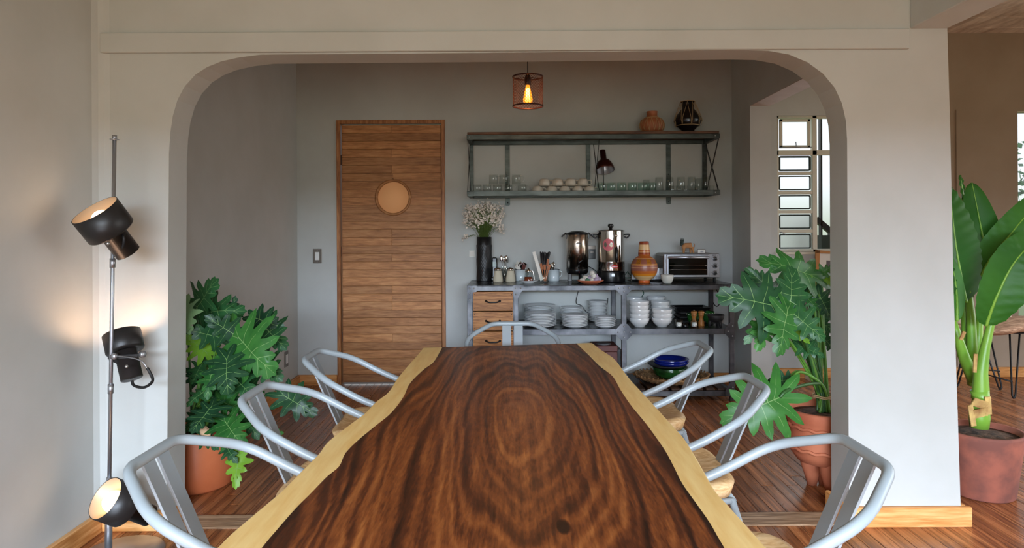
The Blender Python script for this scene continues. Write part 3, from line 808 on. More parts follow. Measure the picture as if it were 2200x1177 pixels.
for i, (x, y, a) in enumerate(spots):
    c = ch0 if i == 0 else copy_tree(ch0)
    c.location = (x, y, 0); c.rotation_euler.z = a; c['label'] = clab[i]
# ============================================================ steel sideboard
CF, CBk, CT, MS = 5.0, 5.55, 0.854, 0.530
X0, X1 = -.331, 1.625
sb = thing('sideboard', ((X0 + X1) / 2, (CF + CBk) / 2, 0), 'riveted dark steel sideboard with open shelves and wooden drawers against the back wall', 'sideboard')
ox, oy = sb.location.x, sb.location.y
def S(mb, name, mat): 
    o = mb.build(name, mat, sb); return o
def sbox(x0, y0, z0, x1, y1, z1, bev=.002): return MB().box((x0 - ox, y0 - oy, z0), (x1 - ox, y1 - oy, z1), bev=bev)
XA, XB = XP(1103, CF), XP(1339.5, CF)
bw = .040
S(sbox(X0, CF + .002, CT - .004, X1, CBk, CT, .001), 'top_panel', 'steel_top')
for y in (CF, CBk - .03): S(sbox(X0, y, CT - bw, X1, y + .03, CT - .0045), 'top_rail', 'steel')
for x in (X0, X1 - .03): S(sbox(x, CF + .031, CT - bw, x + .03, CBk - .031, CT - .0045), 'side_rail', 'steel')
for x, wd in ((X0, .038), (XA, .034), (XB - .017, .036), (X1 - .034, .034)):
    S(sbox(x, CF + .001, 0, x + wd, CF + .031, CT - bw - .001), 'front_post', 'steel')
    S(sbox(x, CBk - .031, 0, x + wd, CBk - .001, CT - bw - .001), 'rear_post', 'steel')
S(sbox(XA + .035, CF + .002, MS - .004, X1, CBk, MS, .001), 'shelf_panel', 'steel_top')
S(sbox(XA + .036, CF + .0, MS - .04, X1, CF - .002 + .003, MS - .0, 0), 'shelf_edge', 'steel')
for y in (CF + .004, CBk - .026): S(sbox(XA + .035, y, MS - bw, X1 - .035, y + .024, MS - .0045), 'shelf_rail', 'steel')
S(sbox(X0 + .03, CF + .003, .035, X1 - .035, CF + .028, .075), 'bottom_rail', 'steel')
S(sbox(X0 + .03, CBk - .028, .035, X1 - .035, CBk - .003, .075), 'bottom_rail', 'steel')
for x in (X0 + .001, X1 - .033): S(sbox(x, CF + .032, .035, x + .03, CBk - .032, .074), 'bottom_side_rail', 'steel')
x = XA + .05
while x < X1 - .09:
    S(sbox(x, CF + .012, .0755, x + .062, CBk - .012, .090), 'slat', 'slat_wood'); x += .085
def gusset(poly, rivets, name='gusset_plate'):
    g = MB().prism([(a - ox, b_) for a, b_ in poly], 'Y', CF - .004 - oy, CF - oy).build(name, 'steel', sb)
    for a, b_ in rivets:
        MB().ball((a - ox, CF - .005 - oy, b_), .0055, 8, 5).build('rivet', 'rivet', g)
z = lambda py: CH - (py - PY0) * CF / F
gx = lambda px: (px - PX0) * CF / F
gusset([(X0, CT), (X0 + .07, CT), (X0 + .07, CT - .045), (X0 + .038, CT - .05), (X0 + .038, CT - .12), (X0, CT - .12)], [(X0 + .018, CT - .02), (X0 + .05, CT - .02), (X0 + .018, CT - .055), (X0 + .018, CT - .1)])
gusset([(XA - .003, CT), (XA + .072, CT), (XA + .072, CT - .022), (XA + .034, CT - .088), (XA - .003, CT - .088)], [(XA + .015, CT - .02), (XA + .052, CT - .02), (XA + .015, CT - .065)])
gusset([(XB - .065, CT), (XB + .065, CT), (XB + .062, CT - .03), (XB + .026, CT - .072), (XB - .026, CT - .072), (XB - .062, CT - .03)], [(XB, CT - .022), (XB, CT - .05), (XB - .036, CT - .022), (XB + .036, CT - .022)])
gusset([(X1, CT), (X1 - .075, CT), (X1 - .075, CT - .03), (X1 - .034, CT - .085), (X1, CT - .085)], [(X1 - .016, CT - .05), (X1 - .05, CT - .02), (X1 - .016, CT - .02)])
gusset([(XB - .066, MS - .01), (XB - .024, MS + .038), (XB + .024, MS + .038), (XB + .066, MS - .01), (XB + .066, MS - .035), (XB + .024, MS - .078), (XB - .024, MS - .078), (XB - .066, MS - .035)], [(XB, MS + .02), (XB, MS - .02), (XB, MS - .06), (XB - .046, MS - .022), (XB + .046, MS - .022)])
gusset([(X1, MS + .045), (X1 - .032, MS + .045), (X1 - .07, MS), (X1 - .07, MS - .035), (X1 - .032, MS - .08), (X1, MS - .08)], [(X1 - .016, MS + .02), (X1 - .016, MS - .055), (X1 - .05, MS - .02)])
gusset([(XB - .026, .19), (XB + .026, .19), (XB + .026, .12), (XB + .066, .076), (XB + .066, .035), (XB - .066, .035), (XB - .066, .076), (XB - .026, .12)], [(XB, .16), (XB, .07)])
gusset([(X1, .14), (X1 - .032, .14), (X1 - .07, .076), (X1 - .07, .035), (X1, .035)], [(X1 - .016, .1)])
# drawers
S(sbox(X0 + .039, CF + .006, .08, X0 + .045, CBk - .03, CT - bw - .002, 0), 'drawer_cheek', 'steel')
S(sbox(XA - .008, CF + .006, .08, XA - .001, CBk - .03, CT - bw - .002, 0), 'drawer_cheek', 'steel')
dh = .1455; zt = CT - bw - .006
for k in range(5):
    a = zt - (k + 1) * dh + .006; c = zt - k * dh
    dr_ = S(sbox(X0 + .042, CF - .001, a, XA - .004, CF + .018, c), 'drawer', 'drawer_wood')
    S(sbox(X0 + .05, CF + .0185, a + .012, XA - .012, CBk - .06, c - .02, 0), 'drawer_box', 'slat_wood')
    cx = (X0 + XA) / 2 - ox + .018; cz = (a + c) / 2 + .0; yf_ = CF - .001 - oy
    hp = fillet([(cx - .05, yf_, cz + .002), (cx - .048, yf_ - .014, cz + .002), (cx - .03, yf_ - .026, cz - .006), (cx + .03, yf_ - .026, cz - .006), (cx + .048, yf_ - .014, cz + .002), (cx + .05, yf_, cz + .002)], .012)
    MB().tube(hp, .0058, 8).ball((cx - .05, yf_ - .002, cz + .002), .0095, 8, 6, sc=(1, .5, 1)).ball((cx + .05, yf_ - .002, cz + .002), .0095, 8, 6, sc=(1, .5, 1)).build('handle', 'black_metal', dr_)
    for sx_ in (X0 + .055, XA - .016):
        for sz_ in (a + .02, c - .02): MB().ball((sx_ - ox, yf_, sz_), .0035, 6, 4).build('screw', 'black_metal', dr_)

# ---- wall shelf
UF, UB = 5.2, 5.575
ux0, ux1 = XP(1003.5, UF), XP(1548, UF)
ZT = 2.007
ws = thing('wall_shelf', ((ux0 + ux1) / 2, UB, 1.5), 'long two-tier steel wall shelf with wooden top board and cross braces', 'shelf')
lx, ly, lz = ws.location
def U_(a, c, name, mat, bev=.002): return MB().box((a[0] - lx, a[1] - ly, a[2] - lz), (c[0] - lx, c[1] - ly, c[2] - lz), bev=bev).build(name, mat, ws)
U_((ux0 + .005, UF + .002, ZT - .02), (ux1 - .005, UB, ZT), 'top_board', 'shelf_wood')
zb0, zb1 = ZT - .021 - .036, ZT - .021
for y in (UF, UB - .028): U_((ux0, y, zb0), (ux1, y + .028, zb1), 'top_rail', 'steel_green')
for x in (ux0, ux1 - .03): U_((x, UF + .029, zb0), (x + .03, UB - .029, zb1), 'side_rail', 'steel_green')
zs1 = 1.557; zs0 = 1.518
for y in (UF, UB - .028): U_((ux0, y, zs0), (ux1, y + .028, zs1), 'bottom_rail', 'steel_green')
for x in (ux0, ux1 - .03): U_((x, UF + .029, zs0), (x + .03, UB - .029, zs1), 'bottom_side_rail', 'steel_green')
U_((ux0 + .031, UF + .029, zs1 - .02), (ux1 - .031, UB - .029, zs1 - .016), 'bottom_panel', 'steel_green', 0)
um = XP(1263.5, UB)
for x in (XP(1010, UB), um - .015, XP(1509, UB)): U_((x, UB - .03, zs1), (x + .031, UB - .002, zb0), 'rear_post', 'steel_green')
for x in (ux0 + .004, um + .045, ux1 - .01):
    MB().bar((x - lx, UF + .02 - ly, zs1 - lz), (x - lx, UB - .02 - ly, zb0 - lz), .018, .003, (0, 1, 0)).build('cross_brace', 'black_metal', ws)
    MB().bar((x + .004 - lx, UB - .02 - ly, zs1 - lz), (x + .004 - lx, UF + .02 - ly, zb0 - lz), .018, .003, (0, 1, 0)).build('cross_brace', 'black_metal', ws)
for (pa, py1) in ((1091, 442), (1436.5, 439)):
    x = XP(pa, YN); zz = ZP(py1, YN, pa)
    b_ = MB().prism(fillet([(x - .019 - lx, zb0 - .0 - lz), (x - .019 - lx, zz - lz), (x + .019 - lx, zz - lz), (x + .019 - lx, zb0 - lz)], .012, 3), 'Y', UB - .0005 - ly, UB + .004 - ly)
    b_ = b_.build('wall_bracket', 'steel_green', ws)
    for zq in (zz + .025, zs1 + .15): MB().ball((x - lx, UB - .003 - ly, zq - lz), .006, 8, 5).build('bolt', 'black_metal', b_)
for x in (ux0 + .008, ux1 - .05): 
    for zq in (zb0, zs0):
        b_ = U_((x, UF - .003, zq - .002), (x + .042, UF - .0, zq + .036), 'corner_plate', 'steel_green')
        MB().ball((x + .012 - lx, UF - .004 - ly, zq + .02 - lz), .005, 8, 5).build('rivet', 'rivet', b_)

# ============================================================ things on the wall shelf
SZ = zs1 - .016
def pos(px, D, z): return (XP(px, D), D, z)
def glassware(name, prof, px, D, z, label, group, mat='clear_glass', handle=None, cat='glass', n=24):
    t = thing(name, pos(px, D, z), label, cat, group)
    MB().lathe(prof, n).build('bowl', mat, t)
    if handle: MB().tube(smooth_path(handle, 4), .0042, 8).build('handle', mat, t)
    return t
def shell(r0, r1, h, th=.0025, base=.006):    # open at the top
    return [(0, 0), (r0, 0), (r0 + .001, .002), (r1, h - .001), (r1 - th / 2, h), (r1 - th, h - .001), (r0 - th, base), (0, base)]
def inv(prof, h): return [(r, h - z_) for r, z_ in prof]
mug = inv(shell(.033, .036, .075, .003, .008), .075)
mug_h = [(.034, 0, .062), (.055, 0, .058), (.060, 0, .038), (.054, 0, .02), (.034, 0, .014)]
ppx = lambda cx, base=980, s=.2727: base + cx * s
for i, cx in enumerate((170, 250, 330, 415, 525)):
    glassware('glass_mug', mug, ppx(cx) - 1, 5.33, SZ, ORL[i] + ' upturned glass mug in the lower row', 'glass mugs on the wall shelf', handle=mug_h, cat='mug')
for i, cx in enumerate((300, 380, 480)):
    glassware('glass_mug', mug, ppx(cx) - 1, 5.33, SZ + .0765, ('left', 'middle', 'right')[i] + ' upturned glass mug stacked on top of the lower glass mug row', 'glass mugs on the wall shelf', handle=mug_h, cat='mug')
cup = [(.0, .058), (.024, .058), (.034, .052), (.042, .036), (.044, .018), (.040, .001), (.037, .001), (.041, .018), (.039, .034), (.031, .048), (.0, .052)]
cup_h = [(.040, 0, .044), (.062, 0, .044), (.068, 0, .028), (.060, 0, .012), (.041, 0, .012)]
def cup_at(px, zz, lab):
    t = thing('coffee_cup', pos(px, 5.33, zz), lab, 'cup', 'white coffee cups on the wall shelf')
    MB().lathe(cup, 28).build('bowl', 'cream_ceramic', t); MB().tube(smooth_path(cup_h, 4), .0045, 8).build('handle', 'cream_ceramic', t)
for i, px in enumerate((1155, 1186, 1214, 1241.5, 1267)):
    cup_at(px, SZ, ('leftmost' if i == 0 else ORL[i] if i < 4 else 'rightmost') + ' upturned white cup in the bottom row on the wall shelf')
for i, px in enumerate((1170, 1198.5, 1226, 1253)):
    cup_at(px, SZ + .0585, ('leftmost' if i == 0 else ORL[i] if i < 3 else 'rightmost') + ' upturned white cup in the top row of white cups')
short = inv(shell(.030, .035, .082), .082); tall = inv(shell(.028, .034, .128), .128); tiny = shell(.018, .022, .052)
short = [(r, .082 - z_) for r, z_ in shell(.036, .033, .082)]
for i, cx in enumerate((1145, 1222, 1305, 1390, 1468, 1542)):
    glassware('tumbler', short, ppx(cx), 5.31, SZ, ('leftmost' if i == 0 else ORL[i] if i < 5 else 'rightmost') + ' short green-tinted tumbler on the wall shelf', 'short tumblers on the wall shelf', 'green_glass')
for i, cx in enumerate((1600, 1683, 1772, 1857, 1965)):
    glassware('tall_glass', inv(shell(.028, .036, .128), .128), ppx(cx), 5.36, SZ, ('leftmost' if i == 0 else ORL[i] if i < 4 else 'rightmost') + ' upturned tall clear glass on the wall shelf', 'tall glasses on the wall shelf', 'clear_glass')
glassware('tall_glass', inv(shell(.026, .033, .12), .12), ppx(1500), 5.49, SZ, 'tall glass standing behind the short green-tinted tumblers', 'tall glasses on the wall shelf')
glassware('tall_glass', inv(shell(.026, .033, .125), .125), ppx(1912), 5.46, SZ, 'tall glass in the back row between the last two tall glasses', 'tall glasses on the wall shelf')
for i, cx in enumerate((1700, 1752, 1800, 1900, 2015)):
    glassware('shot_glass', tiny, ppx(cx), 5.26, SZ, ('leftmost' if i == 0 else ORL[i] if i < 4 else 'rightmost') + ' small shot glass before the tall glasses on the wall shelf', 'shot glasses on the wall shelf', n=16)
# small bell lamp
D = 5.34
D = 5.43; t = thing('desk_lamp', pos(1297, D, SZ), 'small brown bell-shaped lamp standing among the glasses on the wall shelf', 'lamp')
zl = lambda py: ZP(py, D, 1300) - SZ
Mx = Matrix.Translation((XP(1301, D) - t.location.x, 0, zl(367))) @ Matrix.Rotation(radians(-22), 4, 'X') @ Matrix.Rotation(radians(-4), 4, 'Y')
hh = zl(318) - zl(367)
MB().mat('copper_lamp').lathe([(.074, .004), (.076, .006), (.072, .03), (.06, .065), (.045, .088), (.024, .10), (.024, hh), (.012, hh + .004), (0, hh + .004)], 32, Mx, cap0=False).mat('silver_inside').lathe([(.073, .005), (.068, .03), (.056, .062), (.04, .08), (0, .085)], 32, Mx, cap0=False).build('lamp_shade', None, t)
MB().tube([(0, 0, .01), (0, 0, zl(367)), (.004, .02, zl(352))], .004, 8).build('stem', 'black_metal', t)
MB().lathe([(.028, 0), (.028, .008), (.01, .012), (0, .012)], 24).build('base', 'black_metal', t)
# two clay pots on top
D = 5.36
t = thing('clay_pot', pos(1402, D, ZT), 'round brown clay pot with woven cords on the shelf top', 'pot')
s_ = D / F
MB().lathe([(0, 0), (17 * s_, 0), (21 * s_, 3 * s_), (26 * s_, 14 * s_), (26.5 * s_, 20 * s_), (23 * s_, 29 * s_), (15 * s_, 35 * s_), (11 * s_, 38 * s_), (11.5 * s_, 47 * s_), (12 * s_, 48 * s_), (10 * s_, 47.5 * s_), (9.5 * s_, 38 * s_), (0, 37 * s_)], 32).build('body', 'clay_brown', t)
def rr(z_, prof):
    for (r0, z0_), (r1, z1_) in zip(prof, prof[1:]):
        if z0_ <= z_ <= z1_: return r0 + (r1 - r0) * (z_ - z0_) / max(z1_ - z0_, 1e-6)
    return prof[-1][0]
pf = [(17, 0), (21, 3), (26, 14), (26.5, 20), (23, 29), (15, 35), (11, 38), (11.5, 47)]
mb = MB()
for k in range(14):
    a0 = 2 * pi * k / 14; a1 = a0 + pi / 14
    for aa, ab in ((a0, a1), (a1, a0 + 2 * pi / 14)):
        up = aa == a0; pts = []
        for q in range(9):
            f_ = q / 8; zz = (33 - 28 * f_) if up else (5 + 28 * f_); ang = aa + (ab - aa) * f_; r_ = rr(zz, pf) + .8
            pts.append((r_ * s_ * cos(ang), r_ * s_ * sin(ang), zz * s_))
        mb.tube(pts, .0016, 5)
mb.tube([(rr(34, pf) * s_ * cos(a * pi / 12) * 1.02, rr(34, pf) * s_ * sin(a * pi / 12) * 1.02, 34 * s_) for a in range(24)], .003, 6, closed=True)
mb.build('cord_net', 'twine', t)
t = thing('black_pot', pos(1479, D, ZT), 'black clay jar in a netting of cords at the right of the shelf top', 'pot')
pf = [(12, 0), (13, 3), (14, 8), (24, 17), (29.5, 27), (27, 36), (19, 46), (13, 53), (12.5, 64), (14, 69)]
MB().lathe([(0, 0)] + [(a * s_, b_ * s_) for a, b_ in pf] + [(11 * s_, 69 * s_), (10.5 * s_, 55 * s_), (0, 52 * s_)], 32).build('body', 'black_clay', t)
mb = MB()
for k in range(9):
    a0 = 2 * pi * k / 9 + .2
    for sgn in (-1, 1):
        pts = []
        for q in range(11):
            f_ = q / 10; zz = 68 - 50 * f_; ang = a0 + sgn * .32 * sin(f_ * pi / 2); r_ = max(rr(zz, pf), 14 + 13 * min(1, f_ * 1.6)) + 1
            pts.append((r_ * s_ * cos(ang), r_ * s_ * sin(ang), zz * s_))
        mb.tube(pts, .0015, 5)
for zq in (69, 17): mb.tube([((rr(zq, pf) + 1) * s_ * cos(a * pi / 12), (rr(zq, pf) + 1) * s_ * sin(a * pi / 12), zq * s_) for a in range(24)], .0028, 6, closed=True)
mb.build('cord_net', 'twine', t)

# ============================================================ things on the counter
def dc(py, px=1300):          # depth on the counter from the row of the base
    v = (py - PY0) + (px - PX0) * sin(ROLL)
    return min(5.49, max(5.07, 5.0 + (122 - v) / 15.5 * .54))
# ribbed black vase with flowers
D = 5.44; t = thing('vase', pos(1040, D, CT), 'tall black vase with diagonal ribs at the left end of the counter', 'vase')
hgt = ZP(509, D, 1040) - CT; r_ = 16.5 * D / F
prof = [(r_ * .98, 0)] + [(r_, hgt * .82 * k / 60) for k in range(1, 61)] + [(r_ * .97, hgt * .83), (r_ * .97, hgt), (r_ * .90, hgt), (r_ * .9, hgt * .8), (0, hgt * .8)]
MB().lathe(prof, 96, fn=lambda r, z_, a: r * (1 + .035 * sin(16 * a + 90 * z_) * sin(60 * z_ * 2.2 + 10 * a)) if (r == r_) else r).build('body', 'vase_black', t)
fl = thing('flower_bunch', pos(1040, D, CT + hgt), 'bunch of small dried whitish flowers standing in the black vase', 'flowers')
random.seed(21); stems = MB(); bl = MB().mat('flower_white'); lf = MB()
for k in range(150):
    a = random.uniform(0, 2 * pi); q = sqrt(random.random())
    tx = q * .165 * cos(a); ty = q * .10 * sin(a) - .01; tz = .07 + .17 * random.random() + .045 * (1 - q)
    if k < 4: tx, tz = (-.165 + .02 * k, -.01 + .015 * k) if k < 2 else (.14, .05)
    b0 = V(random.uniform(-.03, .03), random.uniform(-.03, .03), -.02)
    tip = V(tx, max(-.12, min(ty, .10)), tz)
    stems.tube([b0, b0.lerp(tip, .5) + V(0, 0, .03), tip], .0014, 4)
    for j in range(random.randint(7, 11)):
        c = tip + V(*(random.gauss(0, .012) for _ in range(3)))
        n_ = V(random.gauss(0, 1), random.gauss(-.8, 1), random.gauss(.4, 1)).normalized(); u_ = n_.orthogonal().normalized(); v_ = n_.cross(u_)
        rr_ = random.uniform(.007, .012)
        vs_ = [c] + [c + (u_ * cos(p_ * pi / 3) + v_ * sin(p_ * pi / 3)) * rr_ * (1 if p_ % 2 else .62) + n_ * .003 for p_ in range(6)]
        bl.add(vs_, [[0, 1 + p_, 1 + (p_ + 1) % 6] for p_ in range(6)])
    if k % 2 == 0:
        c = b0.lerp(tip, random.uniform(.45, .9)) + V(0, 0, .015); d = V(random.gauss(0, 1), random.gauss(0, 1), .7).normalized() * .025; s2 = d.orthogonal().normalized() * .005
        lf.add([c, c + d * .5 + s2, c + d, c + d * .5 - s2], [[0, 1, 2, 3]])
o = stems.build('flower_stems', 'stem_green', fl); o['kind'] = 'stuff'
o = bl.build('blossoms', None, fl); o['kind'] = 'stuff'
o = lf.build('small_leaves', 'stem_green', fl); o['kind'] = 'stuff'
# handset
D = 5.45; t = thing('cordless_phone', pos(1062, D, CT), 'black cordless phone with green screen behind the sugar jars', 'phone')
hq = ZP(552.5, D, 1062) - CT
MB().box((-.022, 0, .01), (.022, .022, hq), Matrix.Rotation(radians(-6), 4, 'X'), bev=.009).build('handset', 'black_plastic', t)
MB().box((-.015, -.002, hq - .075), (.015, .001, hq - .035), Matrix.Rotation(radians(-6), 4, 'X')).build('screen', 'phone_screen', t)
MB().box((-.03, -.02, 0), (.03, .04, .03), bev=.008).build('cradle', 'black_plastic', t)
# sugar dispensers
for px, lab in ((1069.5, 'pale sugar shaker with metal lid right beside the black vase'), (1096.5, 'pale sugar shaker with metal lid, second one, before the blue-white mug')):
    D = dc(602); t = thing('sugar_shaker', pos(px, D, CT), lab, 'sugar shaker', 'sugar shakers on the counter'); s_ = D / F
    MB().lathe([(0, 0), (10 * s_, 0), (10.8 * s_, 1.5 * s_), (10.4 * s_, 8 * s_), (7.5 * s_, 23 * s_), (7.2 * s_, 25 * s_), (0, 25 * s_)], 24).build('jar', 'sugar', t)
    MB().lathe([(7.9 * s_, 24 * s_), (8.2 * s_, 26 * s_), (7.6 * s_, 29 * s_), (3 * s_, 30.5 * s_), (2 * s_, 31.5 * s_), (0, 31.5 * s_)], 24).build('lid', 'chrome', t)
def spoon(px, D, z, py_top, lean, yaw, label, group, mat='chrome'):
    t = thing('spoon', pos(px, D, z), label, 'spoon', group); h = ZP(py_top, D, px) - z
    M = Matrix.Rotation(yaw, 4, 'Z') @ Matrix.Rotation(lean, 4, 'Y')
    MB().tube([M @ V(0, 0, 0), M @ V(0, .002, h * .5), M @ V(0, 0, h - .04)], [.003, .002, .0022], 6).build('handle', mat, t)
    MB().ball((0, 0, h - .022), .024, 12, 8, M, (.62, .22, 1)).build('bowl', mat, t)
D = 5.4
glassware('spoon_glass', shell(.026, .032, .115, .003, .01), 1084, D, CT, 'clear glass holding upright spoons between the two sugar shakers', None)
for i, (dx_, py, ln) in enumerate(((-5, 549, -.10), (-1, 551, .0), (2, 549, .06), (5, 552, .12))):
    spoon(1084 + dx_ * .5, D + .012 * (i % 2) - .006, CT + .012, py, ln, .3 * i, ['leftmost spoon', 'second spoon from the left', 'third spoon from the left', 'rightmost spoon'][i] + ' in the clear glass between the sugar shakers', 'spoons in the clear glass')
# enamel mugs
def enamel(px, D, lab, w=12.2, h=25, hside=1):
    t = thing('enamel_mug', pos(px, D, CT), lab, 'mug', 'enamel mugs on the counter'); s_ = D / F
    MB().mat('enamel').lathe([(0, 0), (w * .94 * s_, 0), (w * s_, 1.5 * s_), (w * s_, h * s_), (w * .95 * s_, h * s_), (w * .95 * s_, 2 * s_), (0, 2 * s_)], 32).build('body', None, t)
    MB().tube([(w * s_ * cos(a * pi / 14), w * s_ * sin(a * pi / 14), h * s_) for a in range(28)], .0022, 6, closed=True).build('rim', 'enamel_rim', t)
    MB().tube(smooth_path([(hside * w * s_, 0, h * .85 * s_), (hside * (w + 4.5) * s_, 0, h * .82 * s_), (hside * (w + 5) * s_, 0, h * .5 * s_), (hside * (w + .1) * s_, 0, h * .32 * s_)], 5), .0035, 8).build('handle', 'enamel', t)
    return t
D1 = 5.42; enamel(1119, D1, 'pale blue enamel mug filled with sachets behind the syrup jug')
random.seed(8)
for i in range(14):
    a = random.uniform(0, 2 * pi); q = random.uniform(.005, .034)
    cmt = ['paper', 'rosewood', 'black_plastic', 'chrome', 'paper'][i % 5]
    nm = {'paper': 'white', 'rosewood': 'dark red', 'black_plastic': 'black', 'chrome': 'shiny silver'}[cmt]
    c = V(XP(1119, D1) + q * cos(a), D1 + q * sin(a), CT + .098 + random.uniform(0, .035))
    o = MB().box((-.017, -.0025, -.026), (.017, .0025, .026), bev=.002).build('sachet', cmt)
    o.location = c; o.rotation_euler = (random.uniform(-.5, .5), random.uniform(-.9, .9), random.uniform(-1, 1))
    tag(o, nm + ' sachet sticking out of the enamel mug behind the syrup jug', 'sachet', 'sachets in the enamel mug')
D2 = 5.40; enamel(1189, D2, 'pale blue enamel mug of teaspoons left of the first coffee urn')
for i, (dx_, py, ln) in enumerate(((-6, 566, -.22), (-2, 563, -.04), (3, 562, .06), (7, 564, .16), (1, 567, .1))):
    spoon(1189 + dx_ * .4, D2 + .01 * (i % 3) - .01, CT + .012, py, ln, 1.1 * i, ['leftmost small spoon', 'second small spoon from the left', 'tallest middle small spoon', 'rightmost small spoon', 'back small spoon'][i] + ' in the enamel mug left of the urn', 'teaspoons in the enamel mug')
# syrup jug on a saucer
D = 5.2; s_ = D / F; 
t = thing('saucer', pos(1135, D, CT), 'white saucer under the syrup jug', 'saucer')
MB().lathe([(0, 0), (11 * s_, 0), (11.5 * s_, 1.5 * s_), (20.5 * s_, 5.5 * s_), (21 * s_, 6 * s_), (20 * s_, 6.2 * s_), (11 * s_, 2.5 * s_), (0, 2.4 * s_)], 32).build('dish', 'white_ceramic', t)
t = thing('syrup_jug', (t.location.x, D, CT + 2.6 * s_), 'glass syrup dispenser half full of amber syrup on the white saucer', 'syrup jug')
MB().lathe([(0, 0), (10.8 * s_, 0), (11 * s_, 1 * s_), (7.2 * s_, 22.5 * s_), (6.8 * s_, 22.5 * s_), (10.3 * s_, 1.2 * s_), (0, .8 * s_)], 28).build('jug', 'clear_glass', t)
MB().lathe([(0, .9 * s_), (10.1 * s_, 1.3 * s_), (8.5 * s_, 11 * s_), (0, 11 * s_)], 28).build('syrup', 'syrup', t)
MB().lathe([(7.3 * s_, 21.5 * s_), (7.4 * s_, 24 * s_), (3 * s_, 27 * s_), (1.6 * s_, 30 * s_), (0, 30 * s_)], 24).build('lid', 'chrome', t)
MB().bar((5 * s_, 0, 25 * s_), (10.5 * s_, 0, 22 * s_), .012, .003, (0, 1, 0)).bar((9.5 * s_, 0, 23 * s_), (13 * s_, 0, 5 * s_), .012, .003, (0, 1, 0)).build('handle', 'chrome', t)
# glass of straws and wooden stirrers
D = 5.22; s_ = D / F; gx_ = 1167.5
glassware('straw_glass', shell(.032, .037, .085, .0035, .01), gx_, D, CT, 'faceted clear glass holding straws and wooden stirrers', None)
random.seed(4)
for i in range(14):
    px_ = gx_ - 9 + 22 * i / 13; top_ = W(px_ + 2, 541 + random.uniform(-1, 2), D + random.uniform(-.03, .03)); b0 = V(XP(gx_ - 3 + random.uniform(-1, 1), D), D + random.uniform(-.01, .01), CT + .015)
    t = MB().tube([V(0, 0, 0), top_ - b0], .0032, 6).build('straw', 'straw_black'); t.location = b0
    tag(t, 'black straw fanned out of the clear glass with wooden stirrers', 'straw', 'black straws in the clear glass')
b0 = V(XP(gx_ - 4, D), D - .02, CT + .02); tp = W(1147, 541, D - .03)
t = MB().bar((0, 0, 0), tp - b0, .024, .003, (1, 0, .2)).build('wrapped_straws', 'paper'); t.location = b0; tag(t, 'white paper sleeve of straws leaning left in the clear glass', 'straws')
for i, (px_, py_) in enumerate(((1162, 566), (1170, 568), (1178, 556), (1181, 569))):
    b0 = V(XP(gx_ + 1 + i, D), D - .012 - .003 * i, CT + .015); tp = W(px_, py_, D - .03) - b0
    t = MB().bar((0, 0, 0), tp, .006, .004, (1, 0, 0)).bar(tp * .68, tp, .017, .004, (1, 0, 0)).build('wooden_stirrer', 'spatula_wood'); t.location = b0
    tag(t, ['leftmost wooden stirrer below the black straws', 'second wooden stirrer from the left, low in the clear glass', 'tallest wooden stirrer leaning right in the clear glass', 'rightmost wooden stirrer leaning toward the enamel mug'][i], 'stirrer', 'wooden stirrers in the clear glass')
# small coffee urn
D = 5.33; s_ = D / F; zc = lambda py: ZP(py, D, 1240) - CT
t = thing('coffee_urn', pos(1240, D, CT), 'smaller brushed steel coffee urn with black base and legs', 'coffee urn')
r_ = 23.5 * s_
MB().lathe([(r_, zc(577)), (r_, zc(504)), (r_ * .97, zc(503)), (0, zc(503))], 40).build('body', 'urn_steel', t)
MB().lathe([(0, zc(588)), (r_ * .86, zc(588)), (r_ * .97, zc(585)), (r_ * 1.01, zc(579)), (r_ * 1.01, zc(576)), (0, zc(576))], 40).build('base', 'black_plastic', t)
MB().lathe([(r_ * 1.02, zc(504)), (r_ * 1.02, zc(501)), (r_ * .8, zc(499)), (r_ * .62, zc(497.5)), (r_ * .55, zc(496.5)), (0, zc(496.3))], 40).build('lid', 'black_plastic', t)
for k in range(3):
    a = -pi / 2 + 2 * pi * k / 3 + .55; MB().box((-.016, -.012, 0), (.016, .012, zc(587)), Matrix.Translation((r_ * .7 * cos(a), r_ * .7 * sin(a), 0)) @ Matrix.Rotation(a, 4, 'Z'), bev=.004).build('leg', 'black_plastic', t)
for s in (-1, 1): MB().tube(fillet([(s * r_, 0, zc(500)), (s * (r_ + 6 * s_), 0, zc(505)), (s * (r_ + 9 * s_), 0, zc(507)), (s * (r_ + 9 * s_), 0, zc(509))], .006), .006, 8).box((s * r_ - .004, -.015, zc(513)), (s * r_ + .008, .015, zc(501)), bev=.003).build('handle', 'black_plastic', t)
MB().tube(fillet([(0, -r_, zc(567)), (0, -r_ - .022, zc(567)), (0, -r_ - .024, zc(575))], .008), .007, 8).tube([(0, -r_ - .02, zc(568)), (.004, -r_ - .024, zc(562)), (.03, -r_ - .04, zc(557))], [.009, .006, .004], 8).build('tap', 'black_plastic', t)
Mo = Matrix.Translation((0, -r_ - .0005, zc(522))) @ Matrix.Rotation(pi / 2, 4, 'X') @ Matrix.Diagonal((1, .42, 1, 1))
MB().lathe([(.017, 0), (.017, .0015), (.0, .0015)], 24, Mo).build('badge', 'black_plastic', t)
MB().lathe([(.0115, .0016), (.0115, .0022), (.0, .0022)], 24, Mo).build('badge_face', 'alu', t)
MB().ball((.005, -r_ - .001, zc(583)), .003, 8, 5).build('power_light', 'badge_red', t)
